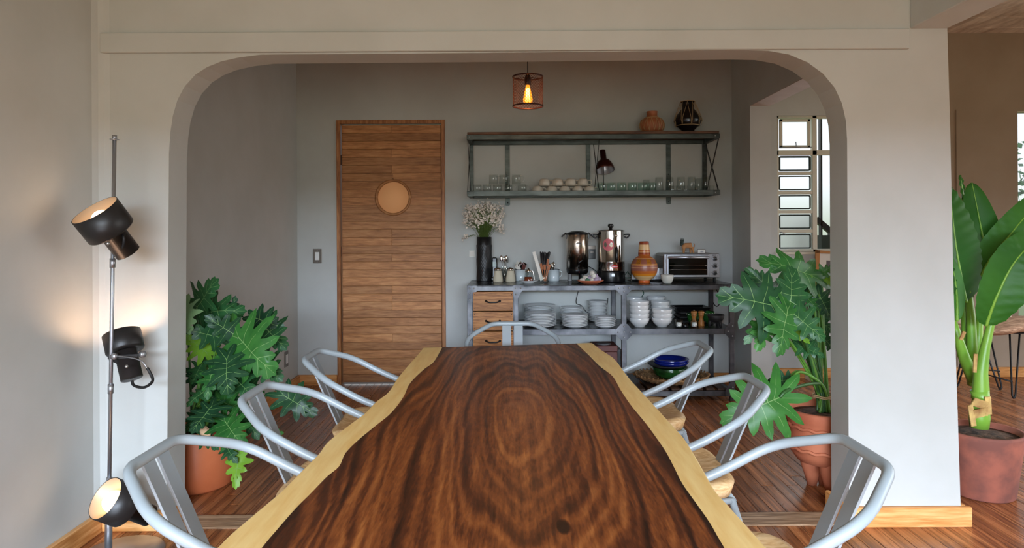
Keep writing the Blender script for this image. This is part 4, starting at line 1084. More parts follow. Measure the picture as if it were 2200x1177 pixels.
# large coffee urn
D = 5.30; s_ = D / F; cx_ = 1312
t = thing('coffee_urn', pos(cx_, D, CT), 'larger polished steel coffee urn with a round pink sticker', 'coffee urn')
r_ = 29 * s_; zc = lambda py: ZP(py, D, 1312) - CT
MB().lathe([(r_, zc(582)), (r_, zc(562.5)), (r_ * 1.01, zc(562)), (r_ * 1.01, zc(561)), (r_, zc(560.5)), (r_, zc(496))], 48, cap0=False, cap1=False).build('body', 'chrome', t)
MB().lathe([(r_ * 1.04, zc(496.5)), (r_ * 1.04, zc(494.5)), (r_ * .9, zc(493.5)), (0, zc(493))], 48).build('lid', 'chrome', t)
MB().lathe([(.012, zc(493.2)), (.012, zc(490)), (.022, zc(487)), (.023, zc(483)), (.016, zc(481)), (0, zc(481))], 24).build('knob', 'black_plastic', t)
MB().lathe([(0, 0), (r_ * 1.02, 0), (r_ * 1.05, .01), (r_ * 1.04, zc(584)), (r_ * 1.0, zc(580)), (0, zc(580))], 48).build('base', 'black_plastic', t)
for s in (-1, 1): MB().tube(smooth_path([(s * r_, -.01, zc(504)), (s * (r_ + 11 * s_), -.01, zc(504)), (s * (r_ + 5 * s_), -.01, zc(511)), (s * r_, -.01, zc(508))], 5), .006, 8).build('handle', 'black_plastic', t)
def on_cyl(mb, w_, h_, phi, zz, rr_, segs=10, oval=False):
    vs = []; fs = []
    N = 28
    vs.append(V(rr_ * sin(phi), -rr_ * cos(phi), zz))
    for k in range(N):
        a = 2 * pi * k / N; ph = phi + w_ * cos(a) / rr_; vs.append(V(rr_ * sin(ph), -rr_ * cos(ph), zz + h_ * sin(a)))
    for k in range(N): fs.append([0, 1 + k, 1 + (k + 1) % N])
    return mb.add(vs, fs)
st = on_cyl(MB(), 12.2 * s_, 13 * s_, math.asin((1302.8 - cx_) / 29), zc(525), r_ + .0012).build('sticker', 'sticker_pink', t)
for k in range(9): 
    ph = math.asin((1302.8 - cx_) / 29); wq = 10.5 * s_ * sqrt(max(.1, 1 - ((k - 4) / 5.2) ** 2)); zq = zc(525) + (k - 4) * 2.1 * s_
    pts = [V((r_ + .0016) * sin(ph + u_ * wq / r_), -(r_ + .0016) * cos(ph + u_ * wq / r_), zq) for u_ in (-1, -.5, 0, .5, 1)]
    MB().tube(pts, .0004, 4).build('print_line', 'rosewood', st)
bd = on_cyl(MB(), 7.5 * s_, 3.3 * s_, math.asin(4 / 29), zc(571), r_ + .0012).build('badge', 'badge_red', t)
def text(s, size, loc, rot, mat, parent, ext=.0003, name='lettering'):
    c = bpy.data.curves.new(name, 'FONT'); c.body = s; c.size = size; c.extrude = ext; c.align_x = 'CENTER'; c.align_y = 'CENTER'
    c.materials.append(MATS[mat]); tmp = link(bpy.data.objects.new(name, c)); bpy.context.evaluated_depsgraph_get().update()
    me = bpy.data.meshes.new_from_object(tmp.evaluated_get(bpy.context.evaluated_depsgraph_get())); bpy.data.objects.remove(tmp)
    o = bpy.data.objects.new(name, me); o.location = loc; o.rotation_euler = rot; return link(o, parent)
ph = math.asin(4 / 29)
for i in range(6):
    phi = ph + (i - 2.5) * .0075 / r_; a = V((r_ + .002) * sin(phi), -(r_ + .002) * cos(phi), zc(571))
    MB().box((-.0022, -.0003, -.004), (.0022, .0003, .004), Matrix.Translation(a) @ Matrix.Rotation(phi, 4, 'Z')).build('lettering', 'white_print', bd)
phi = math.asin(8 / 29); a = V(r_ * sin(phi), -r_ * cos(phi), 0)
MB().tube([a + V(0, -.004, zc(530)), a + V(0, -.018, zc(536)), a + V(0, -.02, zc(553)), a + V(0, -.014, zc(562))], [.006, .0085, .0095, .006], 10).build('tap', 'black_plastic', t)
MB().ball((a.x, a.y - .004, zc(506)), .01, 10, 6).build('gauge_cap', 'chrome', t)
for s in (-1, 1): MB().ball((s * r_ * .45, -r_ * .89, zc(500)), .005, 8, 5).build('rivet', 'rivet', t)
MB().box((-.014, -r_ * 1.05 - .004, zc(592)), (.014, -r_ * 1.05 + .004, zc(585)), bev=.002).build('switch', 'alu', t)
# saucer of crystals
D = 5.1; s_ = D / F; t = thing('clay_dish', pos(1268, D, CT), 'shallow orange clay dish heaped with rough crystals', 'dish')
MB().lathe([(0, 0), (15 * s_, 0), (18 * s_, 1.5 * s_), (28 * s_, 7 * s_), (28.3 * s_, 8.5 * s_), (27 * s_, 8.6 * s_), (17 * s_, 3 * s_), (0, 2.6 * s_)], 36).build('dish', 'terracotta', t)
random.seed(15)
cr_spots = [(-17, -6, 6, 8, 'crystal_white'), (-8, -10, 5, 8, 'crystal_green'), (2, -9, 5, 8, 'crystal_white'), (11, -8, 7, 8.5, 'crystal_purple'), (18, -3, 7, 7, 'crystal_purple'), (-13, 6, 8, 8, 'crystal_green'), (-4, 3, 9, 8, 'crystal_purple'), (7, 2, 15, 8.5, 'crystal_white'), (0, 10, 10, 9, 'crystal_white'), (3, 0, 21, 6.5, 'crystal_white'), (13, 5, 13, 7, 'crystal_purple'), (-11, -2, 12, 6.5, 'crystal_white')]
for i, (a, b_, c, r1, mt) in enumerate(cr_spots):
    q = [random.uniform(.7, 1.1) for _ in range(40)]
    mb = MB().ball((0, 0, 0), r1 * s_, 7, 5, None, (1.05, .9, .8), lambda d: .78 + .28 * abs(sin(5 * d.x + i) * cos(4 * d.z + 2 * i + 3 * d.y)))
    mb.sm = [False] * len(mb.sm); o = mb.build('crystal', mt); o.location = (t.location.x + a * s_, D + b_ * s_, CT + c * s_ + 2 * s_); o.rotation_euler = (i, 2 * i, 0)
    tag(o, {'crystal_white': 'whitish', 'crystal_green': 'green', 'crystal_purple': 'pale purple'}[mt] + ' rough crystal ' + ['at the left end', 'in the front row left', 'in the front row centre', 'in the front row right', 'at the right end', 'behind the left end', 'low in the middle', 'high on the right', 'at the back', 'topmost', 'high at the back right', 'high on the left'][i] + ' of the clay dish heap', 'crystal', {'crystal_white': 'whitish', 'crystal_green': 'green', 'crystal_purple': 'pale purple'}[mt] + ' crystals in the clay dish')
# striped clay water jug with its cup
D = 5.15; s_ = D / F; cx_ = 1383.5; zc = lambda py: ZP(py, D, 1383) - CT
m, n, l, b = nodes('banded_clay', rough=.35)
tcn2 = n.new('ShaderNodeTexCoord'); sp2 = n.new('ShaderNodeSeparateXYZ'); l.new(tcn2.outputs['Object'], sp2.inputs[0])
mr = n.new('ShaderNodeMapRange'); H_ = zc(514); mr.inputs['From Max'].default_value = H_; l.new(sp2.outputs['Z'], mr.inputs['Value'])
rp = n.new('ShaderNodeValToRGB'); rp.color_ramp.interpolation = 'CONSTANT'; e = rp.color_ramp.elements
brn, org, crm, mau, yel, dk = srgb(142, 62, 30), srgb(178, 96, 40), srgb(214, 176, 124), srgb(142, 84, 66), srgb(206, 130, 36), srgb(96, 42, 20)
st_ = [(0, srgb(200, 96, 40)), (.06, crm), (.17, yel), (.22, org), (.29, mau), (.36, crm), (.37, mau), (.41, srgb(190, 124, 60)), (.45, mau), (.58, crm), (.59, org), (.655, brn), (.74, org), (.765, brn), (.79, crm)]
fz = lambda py: (600.5 - py) / (604 - 514)
rowsb = [(604, srgb(200, 96, 40)), (598, crm), (588.5, yel), (583.5, org), (578, mau), (572, crm), (571.2, mau), (567, srgb(196, 132, 66)), (564, mau), (554, crm), (553, org), (546, brn), (536, org), (534, crm), (520, dk)]
while len(e) < len(rowsb): e.new(.5)
for i, (py, c) in enumerate(rowsb): e[i].position = (604 - py) / 90.0; e[i].color = (*c, 1)
l.new(mr.outputs[0], rp.inputs[0])
# ring of yellow panels with dark spots around the shoulder
ang = n.new('ShaderNodeMath'); ang.operation = 'ARCTAN2'; l.new(sp2.outputs['X'], ang.inputs[0]); l.new(sp2.outputs['Y'], ang.inputs[1])
sn2 = n.new('ShaderNodeMath'); sn2.operation = 'MULTIPLY'; sn2.inputs[1].default_value = 7; l.new(ang.outputs[0], sn2.inputs[0])
s3 = n.new('ShaderNodeMath'); s3.operation = 'SINE'; l.new(sn2.outputs[0], s3.inputs[0])
g1 = n.new('ShaderNodeMath'); g1.operation = 'GREATER_THAN'; g1.inputs[1].default_value = 0.05; l.new(s3.outputs[0], g1.inputs[0])
z1_ = n.new('ShaderNodeMath'); z1_.operation = 'GREATER_THAN'; z1_.inputs[1].default_value = .445; l.new(mr.outputs[0], z1_.inputs[0])
z2_ = n.new('ShaderNodeMath'); z2_.operation = 'LESS_THAN'; z2_.inputs[1].default_value = .555; l.new(mr.outputs[0], z2_.inputs[0])
m1 = n.new('ShaderNodeMath'); m1.operation = 'MULTIPLY'; l.new(g1.outputs[0], m1.inputs[0]); l.new(z1_.outputs[0], m1.inputs[1])
m2_ = n.new('ShaderNodeMath'); m2_.operation = 'MULTIPLY'; l.new(m1.outputs[0], m2_.inputs[0]); l.new(z2_.outputs[0], m2_.inputs[1])
nz = noise(n, l, tcn2, 90, 1); spots_ = ramp(n, l, nz.outputs['Fac'], [(.45, srgb(196, 120, 28)), (.56, srgb(70, 44, 20))])
mx2 = n.new('ShaderNodeMixRGB'); l.new(m2_.outputs[0], mx2.inputs[0]); l.new(rp.outputs[0], mx2.inputs[1]); l.new(spots_.outputs[0], mx2.inputs[2]); l.new(mx2.outputs[0], b.inputs['Base Color'])
t = thing('clay_jug', pos(cx_, D, CT), 'round striped clay water jug in browns and cream on the counter', 'jug')
bp_ = [(12, 604), (12.2, 600), (11.5, 598), (20, 593), (26.5, 583), (28.5, 573), (27.8, 563), (23, 553), (16, 548), (12.3, 545.5), (11.2, 544), (11, 541)]
MB().lathe([(0, 0)] + [(r_ * s_, max(0, (604 - py) * s_)) for r_, py in bp_] + [(0, 63 * s_)], 48).build('body', 'banded_clay', t)
t2 = thing('clay_cup', (t.location.x, D, CT + 58 * s_), 'banded clay cup upturned over the neck of the striped jug', 'cup')
m3 = nodes('banded_cup', rough=.35); n, l, b = m3[1], m3[2], m3[3]
tc3 = n.new('ShaderNodeTexCoord'); sp3 = n.new('ShaderNodeSeparateXYZ'); l.new(tc3.outputs['Object'], sp3.inputs[0]); mr3 = n.new('ShaderNodeMapRange'); mr3.inputs['From Max'].default_value = 32 * s_; l.new(sp3.outputs['Z'], mr3.inputs[0])
rp3 = n.new('ShaderNodeValToRGB'); rp3.color_ramp.interpolation = 'CONSTANT'; e = rp3.color_ramp.elements
cb = [(0, dk), (.06, org), (.12, brn), (.26, crm), (.30, org), (.42, crm), (.78, brn)]
while len(e) < len(cb): e.new(.5)
for i, (p_, c) in enumerate(cb): e[i].position = p_; e[i].color = (*c, 1)
l.new(mr3.outputs[0], rp3.inputs[0]); l.new(rp3.outputs[0], b.inputs['Base Color'])
MB().lathe([(12.6 * s_, 1.9 * s_), (12.8 * s_, 2.2 * s_), (12 * s_, 12 * s_), (10 * s_, 30 * s_), (9.4 * s_, 31.5 * s_), (0, 31.5 * s_)], 36, cap0=False).build('body', 'banded_cup', t2)
# metal box behind the jug
D = 5.38; t = thing('metal_box', pos(1387, D, CT), 'low grey metal box with upright end plates behind the striped jug', 'box')
wd = 34 * D / F; hb = ZP(566, D, 1389) - CT
MB().box((-wd, -.05, .006), (wd, .06, hb * .82), bev=.01).build('body', 'alu', t)
for s in (-1, 1): MB().box((s * wd - .004, -.06, 0), (s * wd + .004, .07, hb), bev=.002).build('end_plate', 'chrome', t)
# toaster oven
D = 5.17; s_ = D / F; t = thing('toaster_oven', pos(1485.5, D, CT), 'silver toaster oven with three knobs on the right of the counter', 'oven')
oxl, oxr = (1425.5 - 1485.5) * s_, (1545.5 - 1485.5) * s_; zc = lambda py: (603.5 - py) * s_
ot, obt = zc(541), zc(592.7) ; dpt = .32
MB().box((oxl, .012, obt), (oxr, dpt, ot - .002), bev=.018).build('casing', 'brushed_plate', t)
MB().box((oxl, 0, obt), (oxr, .014, ot), bev=.006).build('front_frame', 'alu', t)
lx_ = lambda px: (px - 1485.5) * s_
dro = MB().box((lx_(1430), -.012, zc(592)), (lx_(1522), -.001, zc(543.5)), bev=.004)
dro = dro.build('door', 'alu', t)
MB().box((lx_(1435), -.014, zc(587)), (lx_(1518), -.0121, zc(549))).build('oven_window', 'oven_glass', dro)
MB().box((lx_(1436), -.0119, zc(586)), (lx_(1517), -.0118, zc(550))).build('oven_inside', 'black_plastic', dro)
MB().tube([(lx_(1433), -.035, zc(549)), (lx_(1520), -.035, zc(549))], .0095, 12).box((lx_(1433), -.035, zc(550.5)), (lx_(1435), -.012, zc(547))).box((lx_(1518), -.035, zc(550.5)), (lx_(1520), -.012, zc(547))).build('door_handle', 'alu', dro)
text('T-fal', .013, (lx_(1478), -.0455, zc(549)), (pi / 2, 0, 0), 'dark_print', dro)
for py in (566, 575): 
    MB().tube([(lx_(1437), -.0145, zc(py + 2)), (lx_(1440), -.0145, zc(py)), (lx_(1513), -.0145, zc(py)), (lx_(1517), -.0145, zc(py + 2))], .0012, 5).build('rack_wire', 'chrome', dro)
MB().box((lx_(1524), -.003, zc(592)), (lx_(1545), .0, zc(542)), bev=.001).build('control_panel', 'alu', t)
MB().box((lx_(1530), -.0035, zc(545.3)), (lx_(1538), -.003, zc(543.7))).build('display', 'black_plastic', t)
for py in (552.3, 567.6, 582.4):
    kz = Matrix.Translation((lx_(1535.7), -.003, zc(py))) @ Matrix.Rotation(pi / 2, 4, 'X')
    kb = MB().lathe([(5.6 * s_, 0), (5.4 * s_, .004), (3.9 * s_, .005), (3.6 * s_, .018), (0, .019)], 24, kz).build('knob', 'alu', t)
    MB().lathe([(3.0 * s_, .0192), (2.8 * s_, .0215), (0, .022)], 20, kz).build('knob_cap', 'black_plastic', kb)
    for q in range(7):
        a = radians(-130 + q * 43); MB().box((-.0008, -.0008, 7.3 * s_), (.0008, 0, 8.6 * s_), Matrix.Translation((lx_(1535.7), -.003, zc(py))) @ Matrix.Rotation(a, 4, 'Y')).build('dial_mark', 'dark_print', kb)
for sx_ in (oxl + .03, oxr - .03):
    for y in (.03, dpt - .04): MB().lathe([(.011, 0), (.013, obt + .001), (0, obt + .001)], 12, c=(sx_, y)).build('foot', 'rubber', t)
for k in range(9): MB().box((oxl - .001, .05, obt + .05 + k * .013), (oxl + .002, .12, obt + .054 + k * .013)).build('vent_slot', 'black_plastic', t)
OT = CT + ot - .002
# little clay donkey on the oven
D = 5.27; s_ = D / F; t = thing('donkey_figurine', pos(1479, D, OT), 'small brown clay animal figure with dark head and upright ears on the oven', 'figurine')
g = lambda x, z_, y=0: V((x - 1479) * s_, y, (536 - z_) * s_)
def grow(name, V_, E_, R_, mat, parent, lvl=2):
    me = bpy.data.meshes.new(name); me.from_pydata([tuple(p) for p in V_], E_, []); o = bpy.data.objects.new(name, me); link(o)
    sk = o.modifiers.new('skin', 'SKIN'); 
    for i, r_ in enumerate(R_): me.skin_vertices[0].data[i].radius = (r_, r_)
    me.skin_vertices[0].data[0].use_root = True
    ss = o.modifiers.new('sub', 'SUBSURF'); ss.levels = ss.render_levels = lvl
    dg = bpy.context.evaluated_depsgraph_get(); dg.update(); m2 = bpy.data.meshes.new_from_object(o.evaluated_get(dg)); m2.name = name
    bpy.data.objects.remove(o); m2.materials.clear(); m2.materials.append(MATS[mat])
    for p_ in m2.polygons: p_.use_smooth = True
    return link(bpy.data.objects.new(name, m2), parent)
k_ = .012
VV = [g(1479, 519), g(1469, 519.5), g(1488, 518.5), g(1466, 516), g(1468, 527, -k_), g(1467.5, 536, -k_), g(1470, 527, k_), g(1470, 536, k_), g(1487, 527, -k_), g(1489, 536, -k_), g(1484, 527, k_), g(1484, 536, k_)]
grow('body', VV, [(0, 1), (0, 2), (1, 3), (1, 4), (4, 5), (1, 6), (6, 7), (2, 8), (8, 9), (2, 10), (10, 11)], [6 * s_, 6 * s_, 5.6 * s_, 4.5 * s_, 2.6 * s_, 2 * s_, 2.6 * s_, 2 * s_, 2.8 * s_, 2 * s_, 2.8 * s_, 2 * s_], 'donkey_clay', t)
hd = MB().ball(tuple(g(1465, 513.5)), 4.4 * s_, 12, 8, None, (.85, .9, 1.2)).ball(tuple(g(1463.3, 517, -.006)), 2.8 * s_, 10, 6).build('head', 'donkey_head', t)
for x in (1463.5, 1467.5): MB().lathe([(1.7 * s_, 0), (1.9 * s_, 3 * s_), (0, 8.5 * s_)], 8, Matrix.Translation(g(x, 511))).build('ear', 'donkey_head', t)
MB().tube([g(1490, 514), g(1492, 518), g(1491.5, 522)], .003, 6).build('tail', 'donkey_clay', t)
# small card in a stand
t = thing('card_holder', pos(1506.5, D, OT), 'small framed white card standing on the oven', 'card')
MB().box((-8.8 * s_, 0, 0), (8.8 * s_, .006, 9 * s_), bev=.001).build('frame', 'brushed_plate', t)
MB().box((-7.6 * s_, -.001, 1 * s_), (7.6 * s_, 0, 8 * s_)).build('card', 'paper', t)
MB().box((-2 * s_, -.0016, 2 * s_), (4.5 * s_, -.0011, 5.2 * s_)).build('print', 'alu', t)
# little bowl in front of the oven
D = 5.09; s_ = D / F; t = thing('small_bowl', pos(1433, D, CT), 'small pale stoneware bowl in front of the toaster oven', 'bowl')
MB().lathe([(0, 0), (6.5 * s_, 0), (9 * s_, 2 * s_), (12.5 * s_, 9 * s_), (13.4 * s_, 17 * s_), (13.2 * s_, 19 * s_), (12.2 * s_, 18.6 * s_), (11.5 * s_, 10 * s_), (7 * s_, 3 * s_), (0, 2.5 * s_)], 36).build('body', 'stone_bowl', t)
# cables
def cable(pts, mat, label, r=.003):
    p0 = V(*pts[0]); o = MB().tube([V(*p) - p0 for p in smooth_path(pts, 8)], r, 6).build('power_cable', mat); o.location = p0; tag(o, label, 'cable')
cable([W(1242, 626, 5.56), W(1238, 650, 5.56), W(1250, 657, 5.56), W(1262, 671, 5.555), W(1290, 678, 5.555), W(1303, 660, 5.56), W(1306, 640, 5.56)], 'cord_black', 'black power cable curling down behind the stacked plates')
cable([W(1379, 622, 5.56), W(1383, 630, 5.56), W(1377, 640, 5.56), W(1370, 655, 5.56)], 'cord_green', 'green cable hanging behind the bowl stacks')
cable([W(1528, 620, 5.56), W(1530, 645, 5.56), W(1539, 658, 5.56), W(1547, 650, 5.56), W(1546, 635, 5.56), W(1538, 620, 5.56)], 'cord_black', 'black cable loop hanging at the right end of the sideboard', .004)
cable([W(1264, 572, 5.56), W(1273, 577, 5.5), W(1280, 582, 5.45), W(1284, 588, 5.4)], 'cord_black', 'black cable on the wall between the two urns')
cable([W(1352, 580, 5.5), W(1346, 586, 5.48), W(1341, 595, 5.46), W(1352, 597, 5.44)], 'cord_green', 'green cable beside the base of the larger urn')

# ============================================================ crockery on the middle shelf
def plate_prof(r): return [(0, 0), (r * .55, 0), (r * .58, .003), (r * .74, .006), (r * .995, .0185), (r, .0200), (r * .985, .0205), (r * .72, .0095), (r * .55, .0065), (0, .0062)]
def plates(px, D, wpx, top, n, where, step):
    r_ = wpx / 2 * D / F; me = None
    for i in range(n):
        zz = MS + (n - 1 - i) * step
        o = MB().lathe(plate_prof(r_), 40).build('plate', 'white_ceramic') if me is None else link(bpy.data.objects.new('plate', me))
        me = o.data; o.location = pos(px + random.uniform(-.4, .4), D + random.uniform(-.002, .002), zz)
        tag(o, 'white plate, %s in %s' % (ORD[i] if i < n - 1 else 'bottom one', where), 'plate', 'plates in ' + where)
random.seed(2)
plates(1158, 5.42, 66, 0, 12, 'the back stack of large plates at the left', .0107)
plates(1160, 5.145, 69, 0, 9, 'the front stack of large plates at the left', .0112)
plates(1227, 5.40, 51, 0, 10, 'the back stack of medium plates', .0110)
plates(1234, 5.12, 55.5, 0, 8, 'the front stack of medium plates', .0110)
plates(1283, 5.42, 42, 0, 14, 'the tall back stack of small plates', .0112)
plates(1299, 5.10, 45.5, 0, 6, 'the low front stack of small plates', .0125)
def bowls(px, D, wpx, n, where, step=.0305, tilt=None):
    r_ = wpx / 2 * D / F; me = None
    for i in range(n):
        k = n - 1 - i; zz = MS + k * step + .0005
        if me is None:
            o = MB().lathe([(0, 0), (r_ * .50, 0), (r_ * .53, .006), (r_ * .60, .010), (r_ * .86, .030), (r_ * .96, .045), (r_, .066), (r_ * .985, .068), (r_ * .955, .066), (r_ * .90, .046), (r_ * .80, .034), (r_ * .52, .0145), (0, .012)], 40).build('bowl', 'white_ceramic'); me = o.data
        else: o = link(bpy.data.objects.new('bowl', me))
        o.location = pos(px + random.uniform(-.5, .5), D, zz)
        if tilt is not None and i in tilt: o.rotation_euler = (0, radians(tilt[i]), 0); o.location.z += .003
        tag(o, 'white bowl, %s in %s' % (ORD[i] if i < n - 1 else 'bottom one', where), 'bowl', 'bowls in ' + where)
bowls(1361, 5.42, 40, 5, 'the stack half hidden behind the middle post')
bowls(1372.5, 5.12, 42.5, 5, 'the front left stack of five bowls', .0315, {2: 3.5})
bowls(1408, 5.47, 40, 5, 'the back middle stack of bowls')
bowls(1417.5, 5.32, 41, 4, 'the stack just behind the front right bowls', .034)
bowls(1421.5, 5.12, 43, 3, 'the front right stack of three bowls', .0325)
# black tray on black dishes
D = 5.33; s_ = D / F
t = thing('baking_dish', pos(1482, D, MS), 'stack of black baking pans under the black tray', 'baking dish')
for k in range(3): MB().box((-.115 + k * .004, -.09, k * .034 + .001), (.115 - k * .004, .09, k * .034 + .033), bev=.012).build('pan', 'black_metal', t)
zt_ = .104
t = thing('serving_tray', pos(1482, D, MS + zt_), 'black rectangular tray lying on the baking pans', 'tray')
def trayring(a, b_, z_): return [(-a, -b_, z_), (a, -b_, z_), (a, b_, z_), (-a, b_, z_)]
vs = trayring(.115, .085, 0) + trayring(.135, .105, .022) + trayring(.128, .098, .022) + trayring(.11, .08, .004)
fs = [[0, 1, 2, 3], [15, 14, 13, 12]] + [[L * 4 + k, L * 4 + (k + 1) % 4, L * 4 + 4 + (k + 1) % 4, L * 4 + 4 + k] for L in range(3) for k in range(4)]
MB().add(vs, fs).build('tray', 'black_plastic', t)
# green glazed dishes behind the mills
for px, D, lab in ((1490, 5.21, 'dark green glazed bowl with white dots behind the pepper mills'), (1519, 5.27, 'second dark green glazed bowl behind the black stone mortar')):
    t = thing('green_bowl', pos(px, D, MS), lab, 'bowl'); s_ = D / F; r_ = 15 * s_
    MB().lathe([(0, 0), (r_ * .5, 0), (r_ * .9, 10 * s_), (r_, 22 * s_), (r_ * .97, 26 * s_), (r_ * .9, 25 * s_), (r_ * .8, 10 * s_), (0, 3 * s_)], 28).build('body', 'green_glaze', t)
    for k in range(12):
        a = 2 * pi * k / 12; MB().ball((r_ * cos(a), r_ * sin(a), 23 * s_), .0035, 6, 4).build('dot', 'paper', t)
# pepper mills
for px, D, wz_, lab in ((1490, 5.13, 1, 'turned wooden pepper mill with metal knob behind the tealight glass'), (1505.5, 5.13, 0, 'turned wooden salt mill without a knob, right of the tealight glass')):
    t = thing('pepper_mill', pos(px, D, MS), lab, 'mill'); s_ = D / F
    MB().lathe([(0, 0), (6.6 * s_, 0), (6.8 * s_, 2 * s_), (6.4 * s_, 7 * s_), (6.6 * s_, 9 * s_), (5 * s_, 12 * s_), (4.4 * s_, 17 * s_), (5 * s_, 21 * s_), (5.8 * s_, 22 * s_), (0, 22.2 * s_)], 20).build('body', 'mill_wood', t)
    MB().lathe([(5.8 * s_, 22.5 * s_), (6.2 * s_, 24 * s_), (5 * s_, 26 * s_), (6.8 * s_, 29 * s_), (6.2 * s_, 32 * s_), (3 * s_, 33 * s_), (0, 33 * s_)], 20).build('cap', 'mill_wood', t)
    if wz_: MB().ball((0, 0, 34.5 * s_), 1.8 * s_, 10, 6).build('knob', 'chrome', t)
# tealight glasses
for px, lab in ((1457, 'ribbed glass tealight holder with white candle, left one'), (1490, 'ribbed glass tealight holder with white candle before the pepper mill')):
    D = 5.05; t = thing('tealight_holder', pos(px, D, MS), lab, 'candle holder', 'tealight holders on the middle shelf'); s_ = D / F
    MB().lathe([(0, 0), (7.2 * s_, 0), (7.4 * s_, 2 * s_), (8.6 * s_, 19 * s_), (8.0 * s_, 19 * s_), (6.6 * s_, 3 * s_), (0, 2.6 * s_)], 32, fn=lambda r, z_, a: r * (1 + .03 * sin(12 * a))).build('glass', 'clear_glass', t)
    MB().lathe([(0, 3 * s_), (5 * s_, 3 * s_), (5 * s_, 12 * s_), (0, 12 * s_)], 20).build('candle', 'wax', t)
    MB().tube([(0, 0, 12 * s_), (.001, 0, 15 * s_)], .0008, 5).build('wick', 'black_plastic', t)
D = 5.08; t = thing('black_dish', pos(1471.5, D, MS), 'tiny glossy black dome-shaped pot between the tealight glasses', 'pot'); s_ = D / F
MB().lathe([(0, 0), (6 * s_, 0), (6.5 * s_, 3 * s_), (4.5 * s_, 8 * s_), (0, 10 * s_)], 20).build('body', 'black_plastic', t)
# stone mortar with three feet
D = 5.10; t = thing('stone_mortar', pos(1537, D, MS), 'black three-legged stone mortar at the right end of the middle shelf', 'mortar'); s_ = D / F
MB().lathe([(0, 9 * s_), (10 * s_, 10 * s_), (15.5 * s_, 16 * s_), (18 * s_, 25 * s_), (17 * s_, 26 * s_), (15 * s_, 24.5 * s_), (11 * s_, 17 * s_), (0, 13 * s_)], 28).build('bowl', 'molcajete', t)
for k in range(3):
    a = -pi / 2 + .5 + 2 * pi * k / 3; MB().tube([(12 * s_ * cos(a), 12 * s_ * sin(a), 14 * s_), (14 * s_ * cos(a), 14 * s_ * sin(a), 0)], [4.5 * s_, 2.6 * s_], 8).build('leg', 'molcajete', t)

# ============================================================ things at the bottom of the sideboard
BZ = .0905
t = thing('wooden_box', (XP(1296, 5.2), 5.22, BZ), 'reddish wooden box with a disc on its lid, behind the table corner', 'box')
zx = ZP(743, 5.13, 1296) - BZ
MB().box((-.092, -.09, 0), (.092, .12, zx - .045), bev=.003).build('body', 'rosewood', t)
MB().box((-.094, -.092, zx - .043), (.094, .122, zx), bev=.003).build('lid', 'rosewood', t)
MB().lathe([(0, zx), (.055, zx), (.056, zx + .003), (0, zx + .004)], 32).build('disc', 'silver_inside', t)
t = thing('black_case', (XP(1327, 5.3), 5.36, BZ), 'black case leaning beside the reddish box', 'case')
MB().box((-.03, -.08, 0), (.02, .1, ZP(748, 5.3, 1327) - BZ), bev=.006).build('body', 'black_plastic', t)
bk = thing('woven_basket', (XP(1442, 5.24), 5.24, BZ), 'shallow woven wicker tray on the bottom slats', 'basket')
r_ = .285
random.seed(31)
for k in range(13):
    rr_ = .05 + k * .0182; zz = .012 + (max(0, rr_ - .17) ** 1.25) * .62
    pts = [((rr_ + .003 * sin(a * 2.3 + k)) * cos(a * pi / 30) * 1, (rr_ * .78 + .003 * cos(a * 1.7 + k)) * sin(a * pi / 30), zz + .004 * sin(a * pi / 2 + k * pi)) for a in range(60)]
    MB().tube(pts, .0098, 6, closed=True).build('woven_coil', 'wicker', bk)
mb = MB()
for k in range(44):
    a = 2 * pi * k / 44
    mb.tube([((.04 + q * .0245) * cos(a + .03 * (-1) ** q), (.04 + q * .0245) * .78 * sin(a + .03 * (-1) ** q), .016 + (max(0, .04 + q * .0245 - .17) ** 1.25) * .62 + .007 * (-1) ** q) for q in range(11)], .006, 5)
mb.build('spokes', 'wicker', bk)
MB().lathe([(0, .004), (.06, .004), (.06, .012), (0, .012)], 24).build('base', 'wicker', bk)
bzz = BZ + .027; s_ = 5.24 / F
t = thing('green_bowl', (XP(1438, 5.24), 5.24, bzz), 'green glazed bowl under the blue plates in the woven tray', 'bowl')
MB().lathe([(0, 0), (22 * s_, 0), (34 * s_, 10 * s_), (38 * s_, 24 * s_), (37 * s_, 25 * s_), (33 * s_, 12 * s_), (21 * s_, 2 * s_), (0, 2 * s_)], 40).build('body', 'green_glaze', t)
t = thing('black_plate', (XP(1432, 5.24), 5.24, bzz + 22.5 * s_), 'dark plate between the green bowl and the blue bowls', 'plate')
MB().lathe([(0, 0), (20 * s_, 0), (36 * s_, 5 * s_), (41 * s_, 8 * s_), (40 * s_, 8.8 * s_), (20 * s_, 1.6 * s_), (0, 1.6 * s_)], 40).build('body', 'molcajete', t)
for i, (zz, lab) in enumerate(((27, 'lower cobalt blue dish in the woven tray'), (32, 'upper cobalt blue dish on top of the pile in the woven tray'))):
    t = thing('blue_dish', (XP(1440, 5.24), 5.24, bzz + zz * s_), lab, 'dish', 'blue dishes in the woven tray')
    MB().lathe([(0, 0), (22 * s_, 0), (34 * s_, 4 * s_), (38 * s_, 10 * s_), (37 * s_, 10.6 * s_), (32 * s_, 5 * s_), (21 * s_, 1.6 * s_), (0, 1.6 * s_)], 40).build('body', 'cobalt', t)
